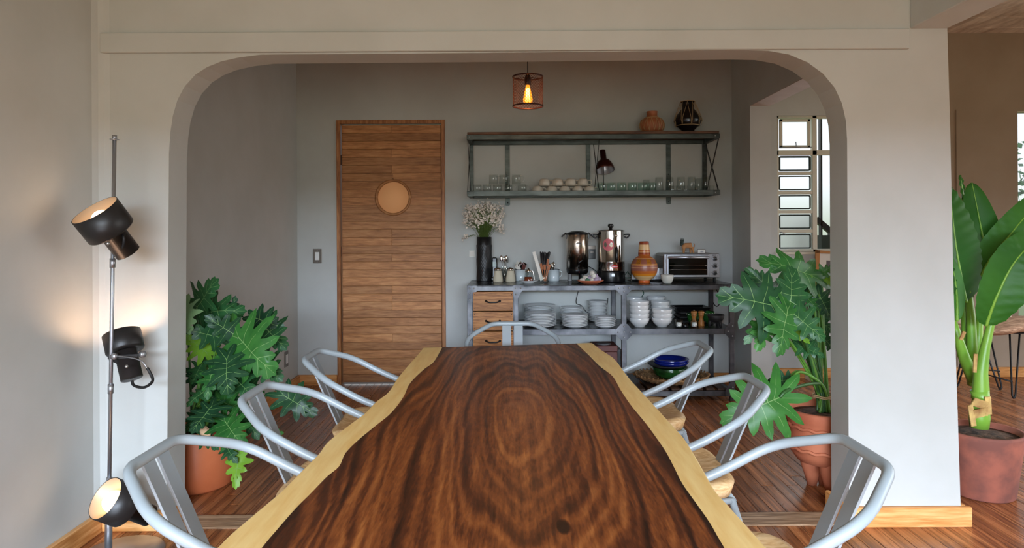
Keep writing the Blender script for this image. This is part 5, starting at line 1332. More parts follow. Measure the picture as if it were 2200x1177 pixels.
# ============================================================ pendant lamp
D = 4.3; s_ = D / F; px_ = 1134
pc = W(px_, 196, D)
t = thing('pendant_lamp', (pc.x, D, CEIL), 'copper wire-mesh pendant lamp with glowing amber bulb in the alcove', 'lamp')
zz = lambda py: ZP(py, D, px_) - CEIL
R_ = 32 * s_; za, zb_ = zz(228), zz(165)
MB().tube([(0, 0, 0), (0, 0, zz(160))], .003, 8).build('cord', 'cord_black', t)
MB().lathe([(.045, 0), (.045, -.02), (.01, -.03), (0, -.03)], 24).build('ceiling_rose', 'black_metal', t)
MB().lathe([(.006, zz(158)), (.016, zz(163)), (.020, zz(168)), (.020, zz(181)), (.015, zz(183)), (0, zz(183))], 20).build('socket', 'black_metal', t)
mb = MB(); 
for (z0_, r1) in ((za, .005), (zb_, .005)):
    MB().tube([(R_ * cos(a * pi / 24), R_ * sin(a * pi / 24), z0_) for a in range(48)], r1, 8, closed=True).build('ring', 'copper_lamp', t)
mb = MB()
for k in range(3):
    a = 2 * pi * k / 3 + .5; mb.tube([(.015 * cos(a), .015 * sin(a), zz(166)), (R_ * cos(a), R_ * sin(a), zb_)], .0025, 6)
mb.build('spokes', 'copper_lamp', t)
m, n, l, b = nodes('copper_mesh', srgb(92, 48, 32), 0.5, 0.5)
mb = MB(); NN = 30; tw = 2 * pi * .34
for k in range(NN):
    for sg in (-1, 1):
        a0 = 2 * pi * k / NN
        mb.tube([(R_ * cos(a0 + sg * tw * q / 12), R_ * sin(a0 + sg * tw * q / 12), za + (zb_ - za) * q / 12) for q in range(13)], .0010, 4, caps=False)
mb.build('wire_mesh', 'copper_mesh', t)
MB().lathe([(.012, zz(183)), (.013, zz(186)), (.022, zz(200)), (.030, zz(213)), (.029, zz(218)), (.018, zz(222)), (0, zz(223))], 24).build('bulb', 'bulb_amber', t)
mb = MB()
for k in range(6):
    a = 2 * pi * k / 6; mb.tube([(.008 * cos(a), .008 * sin(a), zz(190)), (.014 * cos(a + .5), .014 * sin(a + .5), zz(218))], .0030, 6)
mb.build('filament', 'filament', t)
pl = bpy.data.lights.new('pendant_glow', 'POINT'); pl.energy = 1.3; pl.color = (1, .5, .18); pl.shadow_soft_size = .03
o = bpy.data.objects.new('pendant_glow', pl); o.location = (pc.x, D, zz(221) + CEIL - .03); COL.objects.link(o)

# ============================================================ floor lamp with three spot heads
b0 = onz(232.5, 1196, 0); Dl = b0.y
top_ = W(246, 297, Dl)
t = thing('floor_lamp', (b0.x, b0.y, 0), 'tall metal floor lamp with three black spot heads in the left corner', 'lamp')
L0 = V(b0.x, b0.y, 0)
def lp(px, py, dy=0): return W(px, py, Dl + dy) - L0
MB().lathe([(0, 0), (.155, 0), (.155, .006), (.15, .009), (0, .011)], 40, Matrix.Translation((.04, 0.02, 0))).build('base', 'alu', t)
pz = top_ - L0
ax = lambda z_: V(pz.x * z_ / pz.z, 0, z_)
MB().tube([ax(.008), ax(.235)], .0135, 14).build('pole', 'alu', t)
MB().tube([ax(.235), ax(pz.z)], .0072, 12).build('pole', 'alu', t)
for py in (565, 835, 1035):
    z_ = ZP(py, Dl, 240); MB().tube([ax(z_ - .018), ax(z_ + .018)], .0105, 12).build('coupling', 'alu', t)
MB().tube([ax(pz.z - .006), ax(pz.z - .003)], .017, 14).tube([ax(pz.z - .003), ax(pz.z + .012)], .009, 12).build('finial', 'alu', t)
def head(rim, d, R, Lc, r2, L2, nm, lit=True, bulb='bulb_warm'):
    """rim centre (local), axis d pointing out of the opening"""
    d = Vector(d).normalized(); M = Matrix.Translation(rim) @ align(d)
    # along +Z is out of the opening; body goes to -Z
    g = MB().mat('lamp_black').lathe([(r2, -Lc - L2), (r2, -Lc + .002), (r2 + .006, -Lc - .004), (R * .93, -Lc), (R, -Lc + .006), (R, 0), (R - .003, 0)], 40, M, cap1=False)
    g.mat('reflector').lathe([(R - .003, 0), (R - .004, -Lc + .012), (r2, -Lc + .006), (0, -Lc + .006)], 40, M, cap0=False, cap1=False)
    h = g.build('spot_head', None, t)
    if nm: h['label'] = nm
    MB().lathe([(.008, -Lc - L2 + .012), (.008, -Lc - L2 - .001), (0, -Lc - L2 - .001)], 10, M).build('end_cap', 'black_plastic', h)
    if lit:
        MB().ball((0, 0, -Lc + (.056 if bulb == 'bulb_warm' else .052)), .04 if bulb == 'bulb_warm' else .022, 20, 12, M).build('bulb', bulb, h)
        MB().lathe([(.018, -Lc + .006), (.02, -Lc + .03), (.02, -Lc + .04)], 16, M).build('bulb_socket', 'alu', h)
    return h, M
# upper head
H1, M1 = head(lp(203, 451, -.10), (-.33, -.50, .80), .088, .105, .046, .10, 'lit upper spot head facing up and left')
# middle head, seen from behind
H2, M2 = head(lp(261, 716, .085), (-.38, .30, .88), .070, .078, .040, .115, 'middle spot head turned to the wall', True, 'bulb_warm_strong')
# lower head
H3, M3 = head(lp(226, 1070, -.11), (-.42, -.62, .56), .078, .095, .040, .11, 'lit lower spot head facing the camera')
# brackets, knobs and cords
def knob(p, d, h): 
    M = Matrix.Translation(p) @ align(d)
    MB().lathe([(.005, 0), (.005, .012), (.012, .013), (.013, .028), (.009, .031), (0, .031)], 16, M).build('knob', 'alu', h)
knob(lp(247, 493, -.06), (1, -.3, .2), H1); knob(lp(297, 762, .0), (1, -.3, .15), H2); knob(lp(268, 1092, -.06), (1, -.2, 0), H3)
MB().tube(fillet([lp(240, 496, 0), lp(250, 500, -.03), lp(248, 508, -.06)], .01), .006, 8).build('bracket', 'lamp_black', H1)
MB().bar(lp(232, 768, 0), lp(296, 764, .01), .014, .004, (0, 0, 1)).bar(lp(236, 770, -.0), lp(262, 782, .03), .014, .004, (0, 0, 1)).build('bracket', 'lamp_black', H2)
MB().lathe([(.011, -.01), (.013, .0), (.011, .012), (0, .012)], 16, Matrix.Translation(lp(246, 765, -.01)) @ Matrix.Rotation(pi / 2, 4, 'X')).build('clamp', 'alu', H2)
MB().lathe([(.011, -.01), (.013, .0), (.011, .012), (0, .012)], 16, Matrix.Translation(lp(236, 1092, -.0)) @ Matrix.Rotation(pi / 2, 4, 'X')).build('clamp', 'alu', H3)
for (a, h, dy) in (((232, 523), H1, -.125), ((272, 787), H2, -.045), ((262, 1118), H3, -.10)):
    MB().ball(tuple(lp(a[0], a[1], dy)), .0065, 10, 6).build('screw', 'rivet', h)
MB().tube(smooth_path([lp(245, 498, -.03), lp(258, 500, -.05), lp(266, 512, -.06), lp(262, 534, -.05), lp(250, 541, -.04)], 6), .0055, 8).build('cable', 'cord_black', H1)
MB().tube(smooth_path([lp(252, 765, -.02), lp(280, 768, -.04), lp(305, 776, -.05), lp(316, 792, -.05)], 6), .0025, 6).build('wire', 'alu', H2)
MB().tube(smooth_path([lp(316, 790, -.05), lp(322, 800, -.05), lp(328, 818, -.04), lp(310, 832, -.02), lp(288, 828, .0), lp(284, 818, .01)], 6), .0055, 8).build('cable', 'cord_black', H2)

# ============================================================ leaves
def lobed_leaf(name, seed, nl=7, spread=1.0, droop=.25, slim=1.0):
    """pinnate-lobed leaf, base at the origin, midrib along +X (length 1), facing +Z"""
    rnd = random.Random(seed); vs = []; fs = []; ve = []
    def P(x, y):
        rr_ = sqrt(x * x + y * y)
        z = -droop * (max(0, x) ** 2) * .8 - .42 * droop * y * y * 2 + .10 * abs(y) * math.exp(-abs(y) * 5)
        z += .018 * sin(9 * x + 7 * abs(y) + seed) + .012 * sin(17 * y + seed * 2)
        return (x, y, z)
    rib = []
    def av(x, y, e): vs.append(P(x, y)); ve.append(0); return len(vs) - 1
    def strip(a, c, w0, w1, n_=4):
        a, c = Vector(a), Vector(c); d = (c - a).normalized(); nn = Vector((-d.y, d.x)); L_ = []
        for i in range(n_ + 1):
            p = a.lerp(c, i / n_); ww = w0 + (w1 - w0) * i / n_
            L_.append([(*P(*(p + nn * ww))[:2], P(*(p + nn * ww))[2] + .004), (*P(*(p - nn * ww))[:2], P(*(p - nn * ww))[2] + .004)])
        for i in range(n_): rib.append([L_[i][0], L_[i][1], L_[i + 1][1], L_[i + 1][0]])
    strip((0, 0), (.98, 0), .008, .002, 10)
    for side in (-1, 1):
        lobes = []
        for i in range(nl):
            f_ = i / (nl - 1); mx = .02 + .74 * f_ ** 1.1
            ang = radians(158 - 128 * f_ ** .8 + rnd.uniform(-5, 5)); L = (.40 + .24 * sin(pi * min(1, f_ * 1.05 + .18))) * spread * (1 - .42 * f_ ** 2.2) * rnd.uniform(.92, 1.08)
            lobes.append((mx, ang, L))
        lobes.append((.78, 0, .24))
        mid = [av(max(lobes[0][0] - .02, 0), 0, 1)]
        sin_prev = None
        for i, (mx, ang, L) in enumerate(lobes):
            last = i == len(lobes) - 1
            d = (cos(ang), side * sin(ang)); nrm = (-d[1], d[0])
            if side < 0: nrm = (d[1], -d[0])       # towards the base of the leaf
            pt = lambda s, o: (mx + d[0] * L * s + nrm[0] * o, d[1] * L * s + nrm[1] * o)
            am = [av(*pt(s, 0), e) for s, e in ((0, 1), (.28, 1), (.5, .97), (.78, .9))] ; tip = av(*pt(1, 0), .5)
            if not last: strip((mx, 0), pt(.86, 0), .0048, .0015)
            w_ = .096 * spread * slim * (1.0 if not last else .8)
            # sinus towards the next lobe
            if not last:
                m2, a2, L2 = lobes[i + 1]; am_ = (ang + a2) / 2; Lm = (L + L2) / 2 * (.42 if i > 0 else .34)
                if i + 1 == len(lobes) - 1: Lm = .09; am_ = ang / 2 + .25
                sx_, sy_ = (mx + m2) / 2 + cos(am_) * Lm, side * sin(am_) * Lm; nxt = av(sx_, sy_, .0); mn = av((mx + m2) / 2, 0, 1)
            e1 = [av(*pt(s, w_ * k), 0) for s, k in ((.55, .95), (.8, .72))]     # base-ward edge
            e2 = [av(*pt(s, -w_ * k), 0) for s, k in ((.55, .95), (.8, .72))]
            if sin_prev is None: sin_prev = av(*pt(.2, w_ * .9), 0); mprev = mid[0]
            def q(*ids): fs.append(list(ids) if side > 0 else list(reversed(ids)))
            q(mprev, am[0], am[1], sin_prev); q(sin_prev, am[1], am[2], e1[0]); q(e1[0], am[2], am[3], e1[1]); q(e1[1], am[3], tip)
            if not last:
                q(am[0], mn, nxt, am[1]); q(am[1], nxt, e2[0], am[2]); q(am[2], e2[0], e2[1], am[3]); q(am[3], e2[1], tip)
                sin_prev = nxt; mprev = mn
            else:
                ed_ = [am[0], am[1], am[2], am[3], tip]
    me = bpy.data.meshes.new(name); me.from_pydata(vs, [], fs); me.update()
    bm = bmesh.new(); bm.from_mesh(me); bmesh.ops.remove_doubles(bm, verts=bm.verts, dist=1e-4)
    bmesh.ops.triangulate(bm, faces=bm.faces)
    es = [e_ for e_ in bm.edges]
    bmesh.ops.subdivide_edges(bm, edges=es, cuts=1, use_grid_fill=True, smooth=.35)
    bmesh.ops.recalc_face_normals(bm, faces=bm.faces)
    for q4 in rib:
        f_ = bm.faces.new([bm.verts.new(p) for p in q4]); f_.material_index = 1
    bm.to_mesh(me); bm.free()
    for p_ in me.polygons: p_.use_smooth = True
    return me
LV = {}
def leaf_mesh(var, mat):
    k = (var, mat)
    if k not in LV:
        args = [(1, 6, 1.0, .22, 1.0), (2, 5, .9, .38, 1.15), (3, 6, 1.1, .30, .95), (4, 5, .85, .15, 1.1), (5, 7, 1.15, .55, .85)][var]
        me = lobed_leaf('leaf', *args); me.materials.append(MATS[mat]); me.materials.append(MATS['leaf_vein']); LV[k] = me
    return LV[k]
def frame(base, tip, nrm):
    x = (tip - base); L = x.length; x.normalize(); nrm = Vector(nrm); z = (nrm - x * nrm.dot(x)).normalized(); y = z.cross(x)
    return Matrix.Translation(base) @ Matrix(((x.x, y.x, z.x, 0), (x.y, y.y, z.y, 0), (x.z, y.z, z.z, 0), (0, 0, 0, 1))) , L
def add_leaf(root, base, tip, nrm, var=0, mat='leaf_dark', wide=1.0, label=None, stem_from=None, stem_mat='petiole', stem_r=.006, sag=.08):
    base, tip = Vector(base), Vector(tip)
    M, L = frame(base, tip, nrm)
    o = bpy.data.objects.new('leaf', leaf_mesh(var, mat)); link(o, root)
    o.matrix_local = Matrix.Translation(-root.location) @ M @ Matrix.Diagonal((L, L * wide, L, 1))
    if label: o['label'] = label
    if stem_from is not None:
        a = Vector(stem_from); mid = a.lerp(base, .55) + V((base.x - a.x) * -.12, (base.y - a.y) * -.12, sag)
        M2 = root.location
        MB().tube([p - M2 for p in smooth_path([a, mid, base], 6)], [stem_r * (1.2 - .5 * i / 12) for i in range(13)], 7).build('leaf_stalk', stem_mat, root)
    return o

# ---- left potted plant
c7 = lambda x, y: (360 + x * .4675, 560 + y * .4675)
DP = 3.42
pcx = XP(421, DP)
pot = thing('plant_pot', (pcx, DP, 0), 'smooth glazed terracotta pot behind the left side of the archway', 'pot')
PR = .178; PH = ZP(925, DP - .1, 430)
MB().lathe([(0, 0), (PR * .88, 0), (PR * .94, .012), (PR * .98, .08), (PR * 1.0, PH - .05), (PR * .99, PH - .01), (PR * .95, PH), (PR * .89, PH - .004), (PR * .9, PH - .06), (0, PH - .06)], 48).build('body', 'terracotta_glaze', pot)
MB().lathe([(0, PH - .035), (PR * .6, PH - .04), (PR * .895, PH - .045), (PR * .895, PH - .05), (0, PH - .05)], 32).build('soil', 'soil', pot)
lp_ = thing('philodendron', (pcx, DP, PH - .038), 'bushy split-leaf plant growing in the glazed terracotta pot on the left', 'plant')
CORE = V(pcx, DP, PH - .03)
LEFT = [  # base xy, tip xy (crop coords), depth base, depth tip, var, material, width
 ((132, 232), (196, 92), 3.42, 3.30, 0, 'leaf_dark', 1.0),
 ((150, 240), (318, 214), 3.45, 3.35, 2, 'leaf_dark', .75),
 ((326, 352), (452, 508), 3.22, 3.08, 2, 'leaf_mid', 1.05),
 ((318, 345), (180, 262), 3.25, 3.15, 0, 'leaf_dark', .85),
 ((80, 205), (92, 325), 3.25, 3.10, 3, 'leaf_pale', .8),
 ((238, 352), (96, 318), 3.28, 3.15, 1, 'leaf_dark', .9),
 ((178, 420), (84, 348), 3.30, 3.20, 0, 'leaf_lime', .95),
 ((272, 452), (262, 590), 3.15, 3.02, 2, 'leaf_dark', 1.15),
 ((205, 505), (170, 612), 3.15, 3.05, 1, 'leaf_mid', 1.0),
 ((305, 535), (385, 615), 3.20, 3.10, 1, 'leaf_dark', 1.0),
 ((205, 672), (105, 772), 3.12, 2.99, 0, 'leaf_dark', 1.15),
 ((170, 600), (95, 640), 3.2, 3.10, 1, 'leaf_dark', 1.0),
 ((262, 735), (330, 838), 3.12, 3.0, 2, 'leaf_mid', 1.0),
 ((330, 880), (300, 1042), 3.12, 3.03, 0, 'leaf_lime', .75),
 ((535, 620), (672, 700), 3.25, 3.20, 2, 'leaf_dark', .85),
 ((442, 300), (532, 395), 3.38, 3.28, 0, 'leaf_dark', 1.0),
 ((425, 455), (512, 545), 3.30, 3.22, 0, 'leaf_dark', 1.0),
 ((400, 262), (512, 300), 3.40, 3.33, 1, 'leaf_dark', 1.0),
 ((300, 255), (300, 180), 3.5, 3.45, 1, 'leaf_dark', 1.1),
 ((268, 850), (300, 915), 3.12, 3.05, 1, 'leaf_dark', 1.0),
 ((360, 700), (395, 800), 3.25, 3.15, 1, 'leaf_dark', 1.0),
 ((210, 430), (232, 385), 3.4, 3.38, 1, 'leaf_mid', 1.0),
 ((300, 430), (370, 390), 3.5, 3.45, 0, 'leaf_dark', 1.0),
 ((350, 560), (440, 600), 3.45, 3.4, 3, 'leaf_dark', 1.0),
 ((150, 560), (80, 500), 3.45, 3.35, 3, 'leaf_dark', .9),
 ((240, 640), (330, 690), 3.3, 3.2, 1, 'leaf_mid', .9),
 ((130, 700), (85, 780), 3.3, 3.2, 3, 'leaf_dark', .9),
 ((480, 790), (512, 792), 3.3, 3.25, 1, 'leaf_mid', 1.0),
 ((430, 360), (470, 280), 3.55, 3.5, 1, 'leaf_dark', 1.1),
 ((200, 330), (150, 250), 3.5, 3.45, 3, 'leaf_dark', 1.1),
 ((380, 480), (330, 560), 3.42, 3.35, 1, 'leaf_dark', 1.1),
 ((160, 470), (110, 560), 3.4, 3.3, 3, 'leaf_dark', 1.0),
 ((230, 580), (300, 640), 3.4, 3.3, 2, 'leaf_dark', 1.0),
 ((160, 790), (200, 850), 3.2, 3.1, 1, 'leaf_dark', .9),
]
random.seed(17)
for i, (b_, tp, d0, d1, var, mt, wd) in enumerate(LEFT):
    B = W(*c7(*b_), d0); T = W(*c7(*tp), d1)
    L = (T - B).length
    n_ = V(random.uniform(-.25, .25), -1, random.uniform(.15, .6))
    st0 = CORE + V(random.uniform(-.05, .08), random.uniform(-.06, .06), 0)
    ext = 1.0
    lab = {'leaf_pale': 'pale folded leaf', 'leaf_lime': 'yellow-green leaf'}.get(mt)
    add_leaf(lp_, B, T, n_, var, mt, wd, lab, st0, 'petiole' if i % 2 else 'petiole_dark', .0055, .05)
for k in range(2):
    p_ = W(*c7(168 + 14 * k, 782 + 10 * k), 3.15)
    MB().ball(tuple(p_ - lp_.location), .022, 9, 7, None, (.9, .5, 1.1), lambda d: .7 + .4 * abs(sin(7 * d.x + 9 * d.z + k))).build('dried_leaf', 'dried_leaf', lp_)
mb = MB().tube([V(0, 0, 0), V(.01, 0, .10), V(0, .02, .20)], [.022, .018, .014], 10); mb.build('trunk', 'petiole_dark', lp_)

# ---- right potted plant in a footed urn
DR = 3.30
urx = XP(1768, DR)
urn = thing('footed_urn', (urx, DR, 0), 'terracotta urn on conical feet with raised bands, right side of the archway', 'pot')
zz = lambda py, d=3.2: ZP(py, d, 1760)
UR = .172
zl = [zz(975), zz(952), zz(915), zz(900), zz(893), zz(880), zz(872)]
base_z = .135; rim_z = ZP(875, 3.3, 1760)
MB().lathe([(0, base_z + .0), (UR * .45, base_z), (UR * .72, base_z + .012), (UR * .88, base_z + .05), (UR * .93, base_z + .075), (UR * .98, base_z + .085), (UR * .93, base_z + .095), (UR * .95, rim_z - .075), (UR * 1.03, rim_z - .05), (UR * 1.08, rim_z - .012), (UR * 1.06, rim_z), (UR * .96, rim_z), (UR * .93, rim_z - .03), (UR * .9, rim_z - .05), (0, rim_z - .05)], 56).build('body', 'terracotta', urn)
for z_, r1 in ((base_z + .083, 1.0), (rim_z - .078, .985)):
    MB().tube([(UR * r1 * cos(a * pi / 40), UR * r1 * sin(a * pi / 40), z_ + .004 * sin(a * 1.3)) for a in range(80)], .008, 6, closed=True).build('raised_band', 'terracotta', urn)
MB().lathe([(0, rim_z - .022), (UR * .5, rim_z - .026), (UR * .925, rim_z - .034), (UR * .92, rim_z - .045), (0, rim_z - .045)], 40, fn=lambda r, z_, a: r).build('soil', 'soil', urn)
for k in range(3):
    a = (-pi / 2, pi * .36, pi * .64)[k]
    q = V(UR * .40 * cos(a), UR * .45 * sin(a), 0)
    MB().tube([q * 1.05 + V(0, 0, base_z + .055), q * 1.02 + V(0, 0, base_z - .03), q + V(0, 0, base_z * .45), q + V(0, 0, .0)], [.062, .052, .038, .022], 18).build('leg', 'terracotta', urn)
rp_ = thing('philodendron', (urx, DR, rim_z - .024), 'tall split-leaf plant with tied stalks growing in the terracotta urn', 'plant')
RC = V(urx - .0, DR, rim_z - .02); TIE = V(XP(1766, DR), DR, ZP(850, DR, 1766))
c8 = lambda x, y: (1500 + x * .552, 500 + y * .552)
RIGHT = [
 ((318, 288), (104, 238), 3.02, 2.96, 2, 'leaf_dark', .95),
 ((350, 308), (392, 135), 3.02, 3.02, 4, 'leaf_dark', .85),
 ((345, 300), (325, 470), 3.0, 2.9, 0, 'leaf_mid', .9),
 ((372, 318), (498, 412), 3.0, 2.92, 0, 'leaf_dark', .95),
 ((440, 165), (272, 92), 3.3, 3.2, 2, 'leaf_mid', .7),
 ((462, 165), (528, 128), 3.35, 3.3, 3, 'leaf_mid', 1.0),
 ((355, 358), (432, 425), 3.1, 3.0, 3, 'leaf_lime', .7),
 ((360, 572), (284, 580), 3.15, 3.12, 1, 'leaf_dark', .9),
 ((352, 570), (392, 548), 3.17, 3.18, 1, 'leaf_dark', .8),
 ((318, 640), (128, 722), 3.02, 2.95, 4, 'leaf_mid', 1.0),
 ((262, 338), (196, 415), 3.12, 3.05, 1, 'leaf_mid', .9),
 ((270, 345), (236, 452), 3.08, 3.0, 0, 'leaf_mid', .8),
 ((395, 440), (486, 470), 3.2, 3.12, 1, 'leaf_dark', 1.0),
 ((470, 240), (525, 330), 3.3, 3.25, 1, 'leaf_dark', 1.2),
 ((450, 330), (530, 380), 3.35, 3.3, 0, 'leaf_dark', 1.1),
 ((420, 250), (470, 300), 3.3, 3.25, 3, 'leaf_mid', 1.0),
 ((480, 180), (540, 200), 3.35, 3.3, 3, 'leaf_lime', 1.0),
 ((250, 250), (200, 150), 3.25, 3.2, 2, 'leaf_dark', .8),
 ((290, 240), (225, 145), 3.2, 3.15, 4, 'leaf_dark', .7),
 ((400, 360), (470, 440), 3.25, 3.2, 1, 'leaf_dark', 1.0),
 ((480, 400), (540, 460), 3.4, 3.35, 1, 'leaf_dark', 1.2),
 ((320, 350), (270, 300), 3.3, 3.3, 1, 'leaf_mid', 1.2),
 ((430, 210), (380, 160), 3.4, 3.4, 1, 'leaf_dark', 1.0),
 ((500, 290), (560, 260), 3.4, 3.4, 0, 'leaf_dark', 1.2),
 ((390, 270), (440, 210), 3.4, 3.4, 3, 'leaf_mid', 1.0),
 ((300, 370), (350, 430), 3.2, 3.1, 3, 'leaf_mid', .8),
]
for i, (b_, tp, d0, d1, var, mt, wd) in enumerate(RIGHT):
    B = W(*c8(*b_), d0); T = W(*c8(*tp), d1)
    n_ = V(random.uniform(-.2, .2), -1, random.uniform(.1, .5))
    off = V(random.uniform(-.035, .035), random.uniform(-.03, .03), 0)
    lab = {'leaf_lime': 'bright young leaf'}.get(mt)
    if i == 9: lab = 'large drooping leaf hanging low at the left'
    o = add_leaf(rp_, B, T, n_, var, mt, wd, lab)
    pts = [RC + off * .8, TIE + off * .7, (TIE + off * .7).lerp(B, .55) + V(0, 0, .05 if B.z > TIE.z + .1 else .03), B]
    if i in (7, 8, 9): pts = [RC + off, RC + off + V(-.05, -.04, .14), B + V(.06, .03, .03), B]
    MB().tube([p - rp_.location for p in smooth_path(pts, 6)], .0062 if i != 9 else .0075, 7).build('leaf_stalk', 'petiole' if i % 3 else 'petiole_dark', rp_)
for k in range(2):
    MB().tube([(TIE - rp_.location) + V(.048 * cos(a * pi / 12), .042 * sin(a * pi / 12), -.004 + .008 * k + .003 * sin(a)) for a in range(24)], .003, 6, closed=True).build('twine_tie', 'twine', rp_)

# ============================================================ paddle-leaf plant on the far right
DB = 3.25
bxx = XP(2108, DB)
PRb = .170; zt_ = ZP(922, DB, 2112); pz_ = zt_
bp2 = thing('plant_pot', (bxx, DB, 0), 'weathered terracotta pot to the right of the pillar', 'pot')
MB().lathe([(0, 0), (PRb * .74, 0), (PRb * .78, .006), (PRb * .98, pz_ - .03), (PRb * 1.02, pz_ - .012), (PRb * 1.01, pz_), (PRb * .93, pz_), (PRb * .90, pz_ - .05), (0, pz_ - .05)], 48, fn=lambda r, z_, a: r * (1 + .012 * sin(2 * a + 1))).build('body', 'terracotta_old', bp2)
MB().lathe([(0, pz_ - .012), (PRb * .4, pz_ - .016), (PRb * .915, pz_ - .026), (PRb * .9, pz_ - .045), (0, pz_ - .045)], 32).build('soil', 'soil', bp2)
bt_ = thing('paddle_leaf_plant', (bxx, DB, pz_ - .03), 'tall plant with big glossy paddle leaves right of the pillar', 'plant')
BL = bt_.location.copy()
def q_(px, py, d=DB): return W(px, py, d) - BL
MB().tube([q_(2104, 918), q_(2104, 895), q_(2106, 875), q_(2108, 855), q_(2104, 838)], [.04, .045, .038, .036, .04], 18).build('stem', 'banana_stalk', bt_)
MB().tube([q_(2105, 858), q_(2107, 838), q_(2107, 800), q_(2116, 750), q_(2130, 690), q_(2150, 640), q_(2176, 595)], [.036, .036, .03, .021, .0165, .013, .009], 14).build('stalk', 'banana_stalk', bt_)
MB().tube([q_(2095, 825, 3.42), q_(2082, 770, 3.42), q_(2076, 720, 3.42), q_(2072, 660, 3.42), q_(2066, 600, 3.42)], [.034, .03, .022, .017, .012], 14).build('stalk', 'banana_stalk', bt_)
MB().tube([q_(2090, 800, 3.38), q_(2088, 740, 3.38), q_(2086, 680, 3.38), q_(2080, 620, 3.38)], [.03, .024, .02, .014], 14).build('stalk', 'banana_stalk', bt_)
MB().tube([q_(2092, 815, 3.34), q_(2072, 770, 3.32), q_(2058, 725, 3.3), q_(2048, 690, 3.3)], [.03, .026, .02, .016], 14).build('stalk', 'banana_stalk', bt_)
MB().tube([q_(2098, 780, 3.44), q_(2102, 720, 3.46), q_(2106, 660, 3.48), q_(2110, 600, 3.5)], [.022, .02, .016, .012], 14).build('stalk', 'banana_stalk', bt_)
SH = 3.205
for i, (a, c, w0) in enumerate((((2090, 862), (2120, 872), .02), ((2092, 890), (2122, 884), .022), ((2084, 870), (2092, 915), .012), ((2122, 852), (2124, 890), .014), ((2094, 800), (2096, 760), .008), ((2064, 730), (2072, 712), .008))):
    A, C = q_(*a, SH), q_(*c, SH)
    MB().bar(A, C, w0 * 2, .006, (0, -.3, 1) if i < 2 else (1, 0, 0)).build('dry_sheath', 'dry_sheath', bt_)
def paddle(pts, widths, up, label=None, fold=.25, cut=None):
    """leaf blade along a midrib path; widths left/right"""
    P = smooth_path(pts, 8); N = len(P); vs = []; fs = []; ve = []; K = 9
    for i, p_ in enumerate(P):
        f_ = i / (N - 1); a = P[max(i - 1, 0)]; c = P[min(i + 1, N - 1)]; tg = (c - a).normalized()
        u_ = Vector(up); side = tg.cross(u_).normalized(); nn = side.cross(tg).normalized()
        w_ = (sin(pi * f_ ** .85) ** .62) if 0 < f_ < 1 else 0.01
        for k in range(-K, K + 1):
            s = k / K; ww_ = widths[0] if s < 0 else widths[1]
            z_ = fold * abs(s) * ww_ * w_ - .35 * fold * s * s * ww_ + .0055 * sin(f_ * 75 - abs(s) * 6) * min(1, abs(s) * 4)
            vs.append(p_ + side * (s * ww_ * w_) + nn * z_); ve.append(1 - abs(s) * .55 if k else 1)
    C_ = 2 * K + 1
    for i in range(N - 1):
        for k in range(2 * K): a = i * C_ + k; fs.append([a, a + 1, a + C_ + 1, a + C_])
    me = bpy.data.meshes.new('leaf'); me.from_pydata([tuple(v) for v in vs], [], fs); me.update()
    at = me.attributes.new('vein', 'FLOAT', 'POINT'); at.data.foreach_set('value', [0.0 if e < 1 else 1.0 for e in ve])
    for p_ in me.polygons: p_.use_smooth = True
    me.materials.append(MATS['leaf_banana']); o = link(bpy.data.objects.new('leaf', me), bt_)
    if label: o['label'] = label
    MB().tube(P, [max(.002, .008 * (1 - i / N)) for i in range(N)], 8).build('midrib', 'banana_stalk', o)
paddle([q_(2118, 700, 3.22), q_(2140, 640, 3.18), q_(2175, 570, 3.16), q_(2215, 525, 3.16), q_(2255, 500, 3.18)], (.10, .12), (-.1, -1, .25), 'lower front paddle leaf, midrib pale')
paddle([q_(2096, 610, 3.44), q_(2125, 560, 3.42), q_(2165, 510, 3.4), q_(2215, 450, 3.4), q_(2260, 400, 3.45)], (.085, .09), (-.2, -1, .3), None)
paddle([q_(2076, 650, 3.36), q_(2064, 590, 3.36), q_(2054, 530, 3.36), q_(2046, 460, 3.38), q_(2040, 398, 3.42)], (.10, .125), (0.25, -1, 0), None)
paddle([q_(2112, 580, 3.52), q_(2112, 520, 3.52), q_(2102, 460, 3.52), q_(2088, 392, 3.54)], (.10, .085), (-.1, -1, .1), None)
paddle([q_(2070, 430, 3.56), q_(2066, 400, 3.56), q_(2062, 376, 3.56)], (.02, .02), (.6, -1, .1), None)
paddle([q_(2056, 690, 3.34), q_(2056, 640, 3.34), q_(2050, 590, 3.34), q_(2040, 550, 3.34)], (.04, .035), (-.3, -1, .1), None)

# ============================================================ driftwood table with hairpin legs, far right room
cx_, cy_ = XP(2128, 5.2), 5.2; tz = ZP(698, 5.15, 2130)
t = thing('driftwood_table', (cx_, cy_, 0), 'driftwood slab side table on thin black hairpin legs in the right room', 'table')
random.seed(9); N = 48; ring = []
for k in range(N):
    a = 2 * pi * k / N
    rx = .36 + .03 * sin(3 * a + 1) + .02 * sin(7 * a); ry = .27 + .03 * sin(2 * a + .5) + .015 * sin(6 * a)
    ring.append((rx * cos(a), ry * sin(a)))
mb = MB(); prof = [(0, .0), (.5, .0), (.9, -.002), (1.0, -.012), (1.02, -.028), (.93, -.05), (.8, -.065), (.5, -.075), (0, -.078)]
vs = []; fs = []
for f_, dz in prof:
    for k, (a, c) in enumerate(ring):
        wob = .006 * sin(k * 1.7 + dz * 90) + .004 * sin(k * 3.1)
        vs.append((a * f_ * (1 + wob), c * f_ * (1 + wob), tz + .02 + dz + .012 * sin(a * 5) * (1 if f_ > 0 else 0) + .05 * a * (dz > -.02)))
